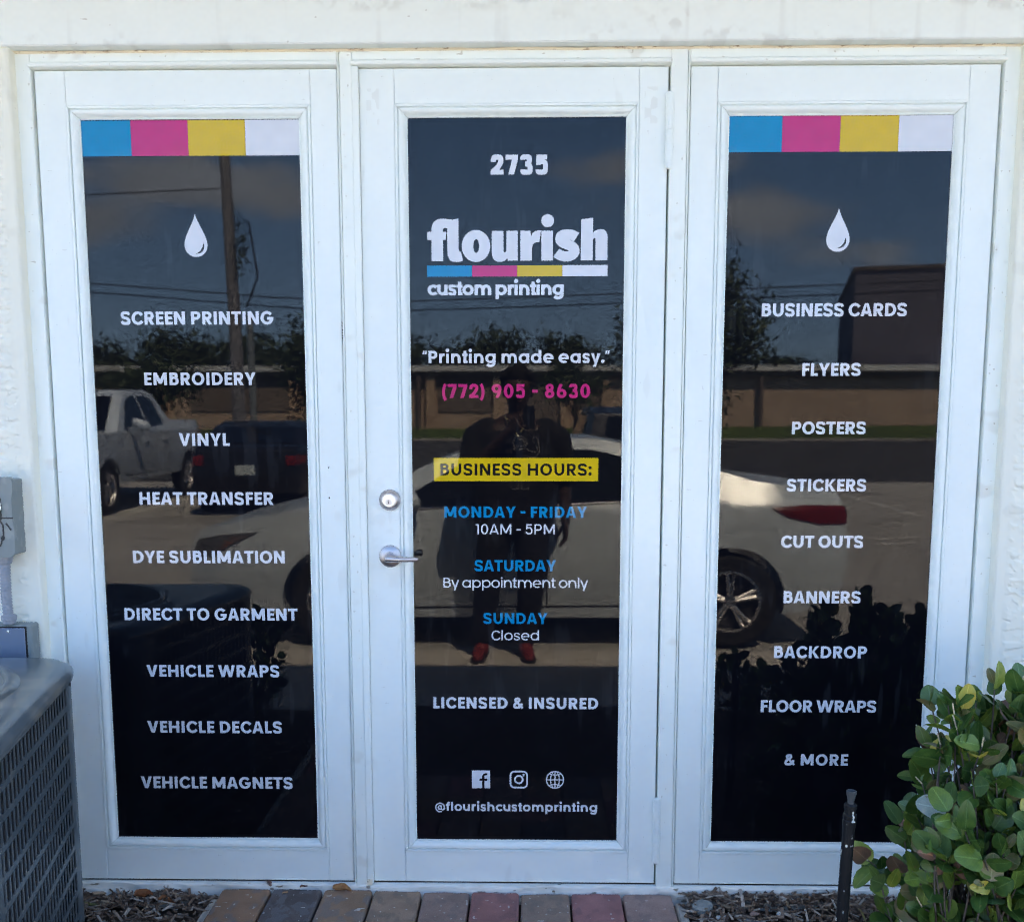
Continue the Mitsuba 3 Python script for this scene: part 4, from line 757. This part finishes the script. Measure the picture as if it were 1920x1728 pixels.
dark = [(.04, .28), (.0, .42), (.0, .66), (.06, .80), (.5, .90), (1.2, 1.02), (1.95, 1.38), (2.4, 1.45), (3.0, 1.44), (3.5, 1.35), (4.15, 1.10), (4.70, 1.08), (4.80, 1.02), (4.84, .62), (4.76, .36), (4.4, .26), (.9, .22)]
car('dark_sedan', 'black sedan parked with its rear towards the shop, mirrored in the left panel', 'car_black', dark, 1.84, (1.05, 3.85), .34, (-4.70, -17.2, GZ), 90 - 4,
    [[(1.5, 1.0), (2.0, 1.33), (2.45, 1.385), (2.5, 1.02)], [(2.56, 1.02), (2.53, 1.385), (3.0, 1.375), (3.7, 1.13), (3.4, 1.06)]], .97, .42,
    [([(.02, .66), (.1, .78), (.5, .82), (.3, .70)], 'lamp_clear', 'headlight'), ([(4.45, .92), (4.80, .95), (4.845, .90), (4.85, .80), (4.55, .82)], 'lamp_red', 'tail_light')], [((1.2, 1.03), (1.95, 1.38), .78), ((3.5, 1.35), (4.15, 1.11), .76)], doors=((2.52, .3, 2.53, 1.0),), mirror=(1.62, 1.0, 1.0), plate=(4.85, .72))
suv = [(.04, .32), (.0, .5), (.0, .80), (.08, .95), (.9, 1.08), (1.15, 1.12), (1.9, 1.60), (2.4, 1.68), (3.7, 1.68), (4.36, 1.60), (4.55, 1.10), (4.60, .7), (4.55, .38), (4.2, .28), (.9, .26)]
car('dark_suv', 'dark sport utility vehicle parked beyond the white sedan, mirrored at the right of the door', 'car_black', suv, 1.74, (1.0, 3.70), .37, (1.46, -13.6, GZ), 90,
    [[(1.4, 1.13), (1.95, 1.54), (2.4, 1.61), (2.45, 1.15)], [(2.52, 1.15), (2.5, 1.61), (3.5, 1.61), (3.5, 1.15)], [(3.58, 1.16), (3.58, 1.61), (4.05, 1.55), (4.2, 1.2)]], 1.08, .32,
    [([(.02, .80), (.1, .93), (.45, .98), (.3, .84)], 'lamp_clear', 'headlight'), ([(4.35, 1.0), (4.53, 1.12), (4.60, .95), (4.60, .85), (4.4, .9)], 'lamp_red', 'tail_light')], [((1.15, 1.13), (1.9, 1.60), .8), ((4.38, 1.56), (4.53, 1.16), .76)], mirror=(1.55, 1.18, 1.1))
truck = [(.05, .42), (.0, .55), (.0, 1.05), (.08, 1.16), (.6, 1.24), (1.45, 1.30), (2.15, 1.86), (2.5, 1.97), (3.2, 1.99), (3.55, 1.92), (3.95, 1.46), (4.05, 1.40), (5.85, 1.44), (5.90, 1.38), (5.90, .70), (5.80, .58), (4.2, .50), (1.0, .46)]
car('pickup_truck', 'white pickup truck facing the shop beside the black sedan, mirrored in the left panel', 'car_white', truck, 1.98, (1.05, 4.75), .41, (-7.55, -11.55, GZ), -90,
    [[(1.75, 1.33), (2.22, 1.80), (2.52, 1.88), (2.68, 1.88), (2.80, 1.34)], [(2.88, 1.36), (2.76, 1.88), (3.15, 1.89), (3.42, 1.80), (3.58, 1.42)]], 1.28, .34,
    [([(.01, .85), (.06, 1.06), (.42, 1.14), (.30, .95)], 'lamp_clear', 'headlight'), ([(5.76, .95), (5.78, 1.34), (5.905, 1.34), (5.905, .95)], 'lamp_red', 'tail_light')], [((1.45, 1.31), (2.15, 1.86), .80), ((3.58, 1.88), (3.92, 1.48), .78)], doors=((1.62, .60, 1.60, 1.30), (2.84, .60, 2.84, 1.32), (3.70, .62, 3.66, 1.38), (1.65, .58, 3.7, .58)), handles=((2.62, 1.12), (3.5, 1.14)), mirror=(1.95, 1.36, 1.5), kind='truck')

# tan building across the road, its roof edge, piers and dark recesses
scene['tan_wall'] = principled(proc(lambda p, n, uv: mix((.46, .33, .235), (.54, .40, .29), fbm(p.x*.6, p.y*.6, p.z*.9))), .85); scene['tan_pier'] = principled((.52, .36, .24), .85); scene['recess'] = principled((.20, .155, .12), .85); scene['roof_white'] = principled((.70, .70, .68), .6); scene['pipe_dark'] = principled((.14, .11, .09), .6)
K = thing('tan_building', 'long low tan building across the road with a pale roof edge', 'building')
add(f'{K}__wall', box(-70, 62, -80, -70, -.2, 3.95), 'tan_wall'); add(f'{K}__roof', box(-71, 63, -80.6, -69.2, 4.15, 4.55), 'roof_white'); add(f'{K}__fascia', box(-70.6, 62.6, -80.3, -69.5, 3.80, 4.15), 'recess')
for x in (-52, -38, -26.5, -17.0, -7.2, -2.4, 2.4, 5.3, 11.5):
    add(f'{K}__pier', box(x - .32, x + .32, -69.93, -69.60, -.15, 3.8), 'tan_pier')
for x0, x1, z0, z1 in ((-49, -41, 1.4, 3.7), (-36, -28, 1.4, 3.7), (-24.5, -16.9, 1.35, 3.75), (-6.7, -2.9, 1.3, 3.75), (-1.6, 1.9, .2, 3.75), (3.0, 4.9, 1.6, 3.75)):
    add(f'{K}__window_bay', box(x0, x1, -69.97, -69.90, z0, z1), 'recess')
for x in (-8.0, 16.25, 40.0): add(f'{K}__downpipe', box(x - .14, x + .14, -69.70, -69.42, -.1, 3.9, .03), 'pipe_dark')
scene['slate_wall'] = principled((.125, .12, .15), .85)
K = thing('dark_building', 'tall plum-grey building rising behind the right end of the tan building', 'building')
m = box(27.0, 62.0, -112, -84, -.2, 12.9); m.apply_transform(trimesh.transformations.rotation_matrix(math.radians(14), (0, 0, 1), (27.0, -84, 0))); add(f'{K}__wall', m, 'slate_wall')
m = box(26.8, 62.2, -112, -83.8, 12.9, 13.2); m.apply_transform(trimesh.transformations.rotation_matrix(math.radians(14), (0, 0, 1), (27.0, -84, 0))); add(f'{K}__parapet', m, 'pipe_dark')

# utility pole, lamp post and cables
scene['vine_leaf'] = principled((.05, .07, .03), .7, two=True); scene['pole_wood'] = principled(proc(lambda p, n, uv: mix((.17, .165, .165), (.24, .23, .23), noise(p.x*30, p.y*30, p.z*2))), .9); scene['cable'] = principled((.02, .02, .02), .7)
K = thing('utility_pole', 'leaning brown wooden utility pole with a hanging bracket and vine by the road', 'utility pole')
add(f'{K}__pole', tube([(-6.03, -18, -.2), (-6.07, -18, 3.3), (-6.16, -18, 6.6)], (.145, .13, .105), 14), 'pole_wood', True)
cl = rng.normal(size=(260, 3))*(.09, .08, .34) + (-5.86, -17.9, 4.75); a_ = rng.normal(size=(260, 3))*.05; b_ = rng.normal(size=(260, 3))*.03
i = np.arange(260)*3; add(f'{K}__vine', trimesh.Trimesh(np.stack([cl, cl + a_, cl + b_], 1).reshape(-1, 3), np.stack([i, i + 1, i + 2], 1), process=False), 'vine_leaf')
add(f'{K}__bracket', tube([(-6.1, -18, 5.2), (-5.7, -17.95, 5.3), (-5.55, -17.95, 4.2), (-5.8, -17.95, 3.6)], .022, 6), 'cable')
K = thing('metal_post', 'slim grey metal post standing just beside the wooden utility pole', 'post'); add(f'{K}__shaft', tube([(-6.83, -22, -.2), (-6.86, -22, 3.75)], .085, 10), 'grey_box', True); add(f'{K}__cap', lathe([(0, 0), (.11, 0), (.10, .05), (0, .09)], at=(-6.86, -22, 3.74), n=12), 'grey_box')
for i, (z0, z1, sag, l) in enumerate(((5.62, 5.95, .35, 'uppermost thin cable running left from the utility pole'), (3.95, 3.60, .22, 'upper of the two low cables crossing the street'), (3.78, 3.42, .22, 'lower of the two low cables crossing the street'))):
    k = numbered('cable'); thing(k, l, 'cable'); xs_ = (-40, -6.12) if i == 0 else (-40, 42); t = np.linspace(0, 1, 30)
    if i: t = np.linspace(0, 1, 60); xx = xs_[0] + (xs_[1] - xs_[0])*t; zz = np.interp(xx, [-40, -9, -4.5, -2.3, 2, 8.4, 42], [5.6, z0 + .15, z1 + .14, z1 + .12, z1 + .26, z1 + .50, 5.9])
    else: xx = xs_[0] + (xs_[1] - xs_[0])*t; zz = z0 + (z1 - z0)*t - sag*np.sin(np.pi*t)
    add(k, tube(np.stack([xx, xx*0 - 17.95 - .12*i, zz], 1), .014, 5), 'cable')

# trees: trunk, limbs and crowns of leaf clumps
scene['bark'] = principled((.09, .07, .055), .9)
scene['crown_near'] = {'type': 'twosided', 'bsdf': {'type': 'principled', 'base_color': proc(lambda p, n, uv: mix((.025, .045, .014), (.075, .105, .035), fbm(p.x*2.2, p.y*2.2, p.z*2.2))), 'roughness': .6}}
scene['crown_far'] = {'type': 'twosided', 'bsdf': {'type': 'principled', 'base_color': proc(lambda p, n, uv: mix((.030, .048, .018), (.065, .090, .034), fbm(p.x*.7, p.y*.7, p.z*.7))), 'roughness': .7}}
def tree(key, lab, group, x, y, h, w, nclump, nleaf, ls, mt, r, low=.3):
    thing(key, lab, 'tree', group); base = np.array((x, y, -.2)); wood = [tube([base, base + (w*.03, 0, h*.3), base + (-.02*w, 0, h*.62)], (.035*h, .027*h, .012*h), 8)]; cs = []
    for i in range(nclump):
        u = r.normal(size=3); u /= np.linalg.norm(u); s = r.uniform(.35, 1)**.6; c = base + np.array((u[0]*w*.5*s, u[1]*w*.42*s, h*(low + 1)/2 + u[2]*h*(1 - low)*.44*s)); cs.append(c)
        if i % 3 == 0: wood.append(tube([base + (0, 0, h*r.uniform(.25, .5)), (base + c)*.5 + (0, 0, h*.12), c], (.014*h, .009*h, .003*h), 5))
    n = nclump*nleaf; C = np.repeat(np.array(cs), nleaf, 0) + r.normal(size=(n, 3))*np.array((w, w, h))*.075*1.0
    a = r.normal(size=(n, 3)); a /= np.linalg.norm(a, axis=1, keepdims=True); b = np.cross(a, r.normal(size=(n, 3))); b /= np.linalg.norm(b, axis=1, keepdims=True); s = ls*r.uniform(.6, 1.3, (n, 1))
    v = np.stack([C - a*s, C + b*s*.45, C + a*s, C - b*s*.45], 1).reshape(-1, 3); i = np.arange(n)*4
    add(f'{key}__trunk', cat(wood), 'bark', True); add(f'{key}__crown', trimesh.Trimesh(v, np.vstack([np.stack([i, i + 1, i + 2], 1), np.stack([i, i + 2, i + 3], 1)]), process=False), mt)
r_ = np.random.default_rng(5)
tree('lawn_tree', 'leafy tree on the far lawn, mirrored at the right edge of the left panel', None, -9.6, -46, 6.7, 5.2, 60, 80, .16, 'crown_near', r_, .12)
tree('lawn_tree_001', 'leafy tree on the far lawn, mirrored at the left edge of the right panel', None, 7.0, -41, 7.9, 6.2, 66, 80, .16, 'crown_near', r_, .12)
tree('lawn_tree_002', 'small spreading tree before the tan building, mirrored beside the phone number', None, 2.6, -58, 4.6, 3.6, 30, 60, .14, 'crown_near', r_, .38)
tree('lawn_tree_003', 'low dark tree before the tan building, mirrored above the pickup truck', None, -24.5, -62, 5.2, 6.0, 40, 60, .2, 'crown_near', r_, .3)
ORD = 'first second third fourth fifth sixth seventh eighth ninth tenth eleventh twelfth'.split()
for i, (x, h, w) in enumerate(((-62, 9.5, 13), (-50, 8.3, 12), (-43, 8.0, 10), (-35, 9.4, 10.5), (-27.5, 9.2, 9.5), (-19, 8.4, 9), (-11, 8.4, 9), (-4.2, 9.4, 9.5), (3.2, 8.9, 8), (10, 7.7, 9), (18, 8.0, 9), (24, 6.8, 8))):
    tree('distant_tree' + (f'_{i:03d}' if i else ''), f'round dark tree behind the tan building roof, {ORD[i]} from the left in the distant row', 'distant trees behind the tan building', x, -96 - 3*r_.random(), h, w, 60, 90, .30, 'crown_far', r_, .1)

# shrubs of the bed nearer the street, seen only as reflections
shrub('shrub_001', 'leafy shrub at the street end of the left bed, mirrored low in the left panel', [((-1.33, -1.62, .34), (.24, .22, .22))], [(-1.33, -1.6, -.08), (-1.25, -1.66, -.08)], 34, r_, 0)
shrub('shrub_002', 'low leafy shrub at the street end of the right bed, mirrored in the right panel', [((1.05, -1.75, .16), (.30, .2, .16)), ((1.5, -1.7, .2), (.25, .2, .2))], [(1.05, -1.7, -.08), (1.35, -1.7, -.08)], 44, r_, 0)

# ================================================================ the photographer, behind the camera, mirrored in the door
scene['skin'] = principled((.060, .034, .024), .5, specular=.4); scene['hair'] = principled((.010, .009, .009), .9); scene['shirt'] = principled((.012, .012, .014), .9, sheen=.3); scene['trousers'] = principled((.016, .017, .022), .85); scene['shoe_red'] = principled((.20, .022, .020), .65); scene['gold'] = {'type': 'roughconductor', 'material': 'Au', 'alpha': .2}; scene['print_pale'] = principled((.45, .45, .45), .8); scene['eye_white'] = principled((.6, .58, .55), .3); scene['phone_back'] = principled((.02, .021, .024), .25); scene['lens'] = {'type': 'plastic', 'diffuse_reflectance': rgb(.004, .004, .006), 'int_ior': 1.6}; scene['lip'] = principled((.11, .045, .04), .45)
K = thing('person', 'person in black printed T-shirt and red shoes holding a phone, mirrored in the door', 'person')
def A(*p): return np.array(p, float)
pelvis, chest, neck = A(-.06, -3.47, .84), A(-.05, -3.46, 1.24), A(-.035, -3.45, 1.47)
hip = {-1: A(-.17, -3.47, .80), 1: A(.05, -3.47, .80)}; knee = {-1: A(-.235, -3.43, .38), 1: A(.055, -3.44, .38)}; ank = {-1: A(-.275, -3.46, -.02), 1: A(.02, -3.47, -.02)}
sh = {-1: A(-.27, -3.46, 1.395), 1: A(.18, -3.46, 1.395)}; elb = {-1: A(-.33, -3.36, 1.13), 1: A(.27, -3.47, 1.07)}; wri = {-1: A(-.085, -3.215, 1.395), 1: A(.275, -3.40, .80)}
head = A(-.035, -3.455, 1.635)
def chain(*pr): return [hull(a, b) for a, b in zip(pr[:-1], pr[1:])]
S = []
S += [hull((pelvis + (-.09, 0, 0), .11), (pelvis + (.09, 0, 0), .11), (chest + (-.11, .0, -.15), .12), (chest + (.11, 0, -.15), .12)), hull((chest + (-.12, 0, -.12), .125), (chest + (.12, 0, -.12), .125), (chest + (-.13, 0, .10), .115), (chest + (.13, 0, .10), .115)), hull((chest + (-.14, 0, .12), .09), (chest + (.14, 0, .12), .09), (neck, .062))]
S += chain((neck + (0, 0, -.05), .062), (neck + (0, .005, .04), .056), (head + (0, -.005, -.06), .058))
S += [hull((head + (0, -.022, .035), .092), (head + (0, .012, .030), .088), (head + (0, .020, -.035), .072)), hull((head + (0, .012, .0), .080), (head + (0, .040, -.085), .042), (head + (-.025, .025, -.075), .040), (head + (.025, .025, -.075), .040))]
S += chain((head + (0, .092, .012), .011), (head + (0, .108, -.022), .015)); S += [hull((head + (-.016, .095, -.025), .010), (head + (.016, .095, -.025), .010)), hull((head + (-.038, .083, .026), .012), (head + (.038, .083, .026), .012))]
for s in (-1, 1):
    S += [hull((head + (s*.084, -.010, .010), .014), (head + (s*.090, -.018, -.022), .010), (head + (s*.092, -.022, .018), .010))]
    S += chain((sh[s] + (-s*.03, 0, .0), .072), (sh[s] + (s*.01, 0, -.05), .066), (elb[s], .046), (elb[s]*.62 + wri[s]*.38, .043), (wri[s], .030))
    S += chain((hip[s], .098), (knee[s], .062), (knee[s]*.62 + ank[s]*.38 + (0, -.012, 0), .058), (ank[s], .040))
def hand(w, d, side_, back, bend, s=1.0, spread=.018):
    """Palm, four fingers of unequal length with knuckle bends, and a thumb leaving the palm's side."""
    d, side_, back = (np.array(q, float)/np.linalg.norm(q) for q in (d, side_, back)); P = lambda a, b, c: w + (d*a + side_*b + back*c)*s
    out = [hull((P(.0, -.018, 0), .017*s), (P(.0, .018, 0), .017*s), (P(.085, -.034, 0), .0125*s), (P(.085, .034, 0), .0125*s))]
    for i, ln in enumerate((.068, .078, .072, .055)):
        b = (-.033 + .022*i); p = P(.085, b, 0); r = .0098*s; ang = 0; last = p
        for j, f in enumerate((.46, .30, .24)):
            ang += bend[j]; q = last + (d*math.cos(ang) - back*math.sin(ang))*ln*f*s + side_*(b*.10*s if j == 0 else 0); out.append(hull((last, r), (q, r*.9))); last = q; r *= .9
    t = P(.025, -.030, -.004); last = t
    for (a, b, c), ln, r in (((.55, -.75, -.3), .042, .0135), ((.85, -.30, -.45), .036, .0115), ((.95, .1, -.5), .028, .0100)):
        q = last + (d*a + side_*b + back*c)*ln*s; out.append(hull((last, r*s), (q, r*s*.9))); last = q
    return out
S += hand(wri[-1], (.62, .52, .58), (.45, .35, -.82), (-.60, .62, .5), (.30, .55, .45), 1.0) + hand(wri[1], (.02, .12, -1), (.15, 1, .1), (1, -.15, 0), (.25, .35, .25), 1.02)
body = solid(S, .012, 5); add(f'{K}__body', body, 'skin', True)
hr = [hull((head + (0, -.030, .085), .094), (head + (0, -.045, .03), .098), (head + (0, .018, .098), .070))]
for _ in range(90):
    u = rng.normal(size=3); u[2] = abs(u[2])*.9 - .12; u /= np.linalg.norm(u)
    if u[1] > .55 and u[2] < .55: continue
    hr.append(manifold3d.Manifold.sphere(rng.uniform(.018, .026), 10).translate(list(head + (0, -.022, .055) + u*np.array((.106, .112, .110)))))
add(f'{K}__hair', solid(hr, .014, 2), 'hair', True)
for s in (-1, 1): m = trimesh.creation.icosphere(2, .0115); m.apply_translation(head + (s*.034, .083, .012)); k = add(f'{K}__eye', m, 'eye_white', True); m = trimesh.creation.icosphere(2, .006); m.apply_translation(head + (s*.034, .0905, .012)); add(f'{k}__iris', m, 'lens', True)
m = solid([hull((head + (-.022, .084, -.058), .006), (head + (0, .094, -.055), .008), (head + (.022, .084, -.058), .006))], .006, 3); add(f'{K}__mouth', m, 'lip', True)
Sh = [hull((pelvis + (-.13, 0, -.04), .135), (pelvis + (.13, 0, -.04), .135), (chest + (-.16, 0, -.1), .145), (chest + (.16, 0, -.1), .145)), hull((chest + (-.16, 0, -.1), .145), (chest + (.16, 0, -.1), .145), (chest + (-.16, 0, .08), .125), (chest + (.16, 0, .08), .125)), hull((chest + (-.18, 0, .12), .088), (chest + (.18, 0, .12), .088), (neck + (0, 0, -.045), .072))]
for s in (-1, 1): Sh += chain((sh[s] + (-s*.04, 0, -.01), .092), (sh[s] + (s*.03, 0, -.06), .098), (elb[s] + (sh[s] - elb[s])*.10 + (s*.012, 0, 0), .088))
add(f'{K}__shirt', solid(Sh, .016, 6), 'shirt', True)
Tr = [hull((pelvis + (-.11, 0, -.01), .125), (pelvis + (.11, 0, -.01), .125), (hip[-1], .118), (hip[1], .118))]
for s in (-1, 1): Tr += chain((hip[s], .122), (knee[s], .088), (ank[s] + (0, 0, .04), .072))
add(f'{K}__trousers', solid(Tr, .018, 6), 'trousers', True)
for s in (-1, 1):
    a = ank[s]; m = solid([hull((a + (0, -.04, -.030), .044), (a + (s*.02, .13, -.052), .040), (a + (s*.02, .20, -.062), .030), (a + (0, -.05, -.060), .032)), hull((a + (0, 0, .0), .046), (a + (0, .05, -.03), .046))], .012, 4); k = add(f'{K}__shoe', m, 'shoe_red', True)
    so = trimesh.creation.extrude_polygon(LineString([(a[0], a[1] - .05), (a[0] + s*.02, a[1] + .19)]).buffer(.046), .022); so.apply_translation((0, 0, -.103)); add(f'{k}__sole', so, 'trim_black')
t = np.linspace(-1, 1, 41); ch = np.stack([-.035 + .085*t, -3.345 + .045*(1 - np.abs(t)**2) - .055*np.abs(t)**3, 1.365 + .125*np.abs(t)**1.25], 1); ch[:, 1] = -3.318 - .07*np.abs(t)**2.2
add(f'{K}__necklace', tube(ch, .0035, 6), 'gold', True); m = lathe([(0, 0), (.013, 0), (.014, .003), (.011, .005), (0, .005)], (0, 1, .15), (-.035, -3.314, 1.352), 20); add(f'{K}__pendant', m, 'bright_metal', True)
# line drawing of a waving astronaut on the shirt front
lines = [arcp(.0, 1.335, .042, .042, 0, 360, 25), arcp(.0, 1.335, .028, .024, 0, 360, 19), [(-.030, 1.295), (-.05, 1.28), (-.085, 1.23), (-.095, 1.18), (-.075, 1.165), (-.062, 1.20), (-.045, 1.23)], [(.035, 1.30), (.060, 1.285), (.085, 1.275), (.105, 1.29), (.098, 1.325), (.075, 1.35), (.085, 1.375), (.105, 1.365), (.115, 1.33), (.120, 1.28), (.095, 1.245), (.050, 1.245)],
         [(-.045, 1.23), (-.042, 1.15), (.042, 1.15), (.050, 1.245)], [(-.035, 1.26), (0, 1.235), (.035, 1.26)], [(-.042, 1.15), (-.052, 1.08), (-.05, 1.04), (-.012, 1.04), (-.006, 1.12), (.006, 1.12), (.014, 1.04), (.05, 1.04), (.052, 1.08), (.042, 1.15)], [(-.03, 1.21), (.03, 1.21), (.03, 1.17), (-.03, 1.17), (-.03, 1.21)]]
surf = trimesh.Trimesh(scene and None) if False else None
sm = solid(Sh, .016, 6); tri = sm.triangles; ray_ = trimesh.ray.ray_triangle.RayMeshIntersector(sm); pr_ = []
for l in lines:
    q = np.array(LineString(l).segmentize(.012).coords); o = np.stack([q[:, 0]*1.05 - .02, np.full(len(q), -2.9), q[:, 1] - .02], 1)
    loc, ri, _ = ray_.intersects_location(o, np.tile((0, -1.0, 0), (len(q), 1)), multiple_hits=True)
    pts = [loc[ri == i][np.argmax(loc[ri == i][:, 1])] + (0, .001, 0) for i in range(len(q)) if (ri == i).any()]
    if len(pts) > 2: pr_.append(tube(np.array(pts), .0022, 5))
add(f'{K}__shirt_print', cat(pr_), 'print_pale')
K = thing('phone', 'dark phone held upright by the photographer at chin height', 'phone')
g = sbox(-.0555, -.1290, .0160, .0180).buffer(-.010).buffer(.010, quad_segs=6); m = trimesh.creation.extrude_polygon(g, .0078); v = m.vertices.copy(); m.vertices = np.stack([v[:, 0] + EYE[0], EYE[1] - .0095 - v[:, 2], v[:, 1] + EYE[2]], 1); m.fix_normals(); add(f'{K}__case', m, 'phone_back')
for dx, dz in ((0, -.022), (-.020, -.010)): add(f'{K}__lens', lathe([(0, 0), (.0075, 0), (.0072, .002), (0, .002)], (0, 1, 0), (EYE[0] + dx, EYE[1] - .0095, EYE[2] + dz), 20), 'lens')
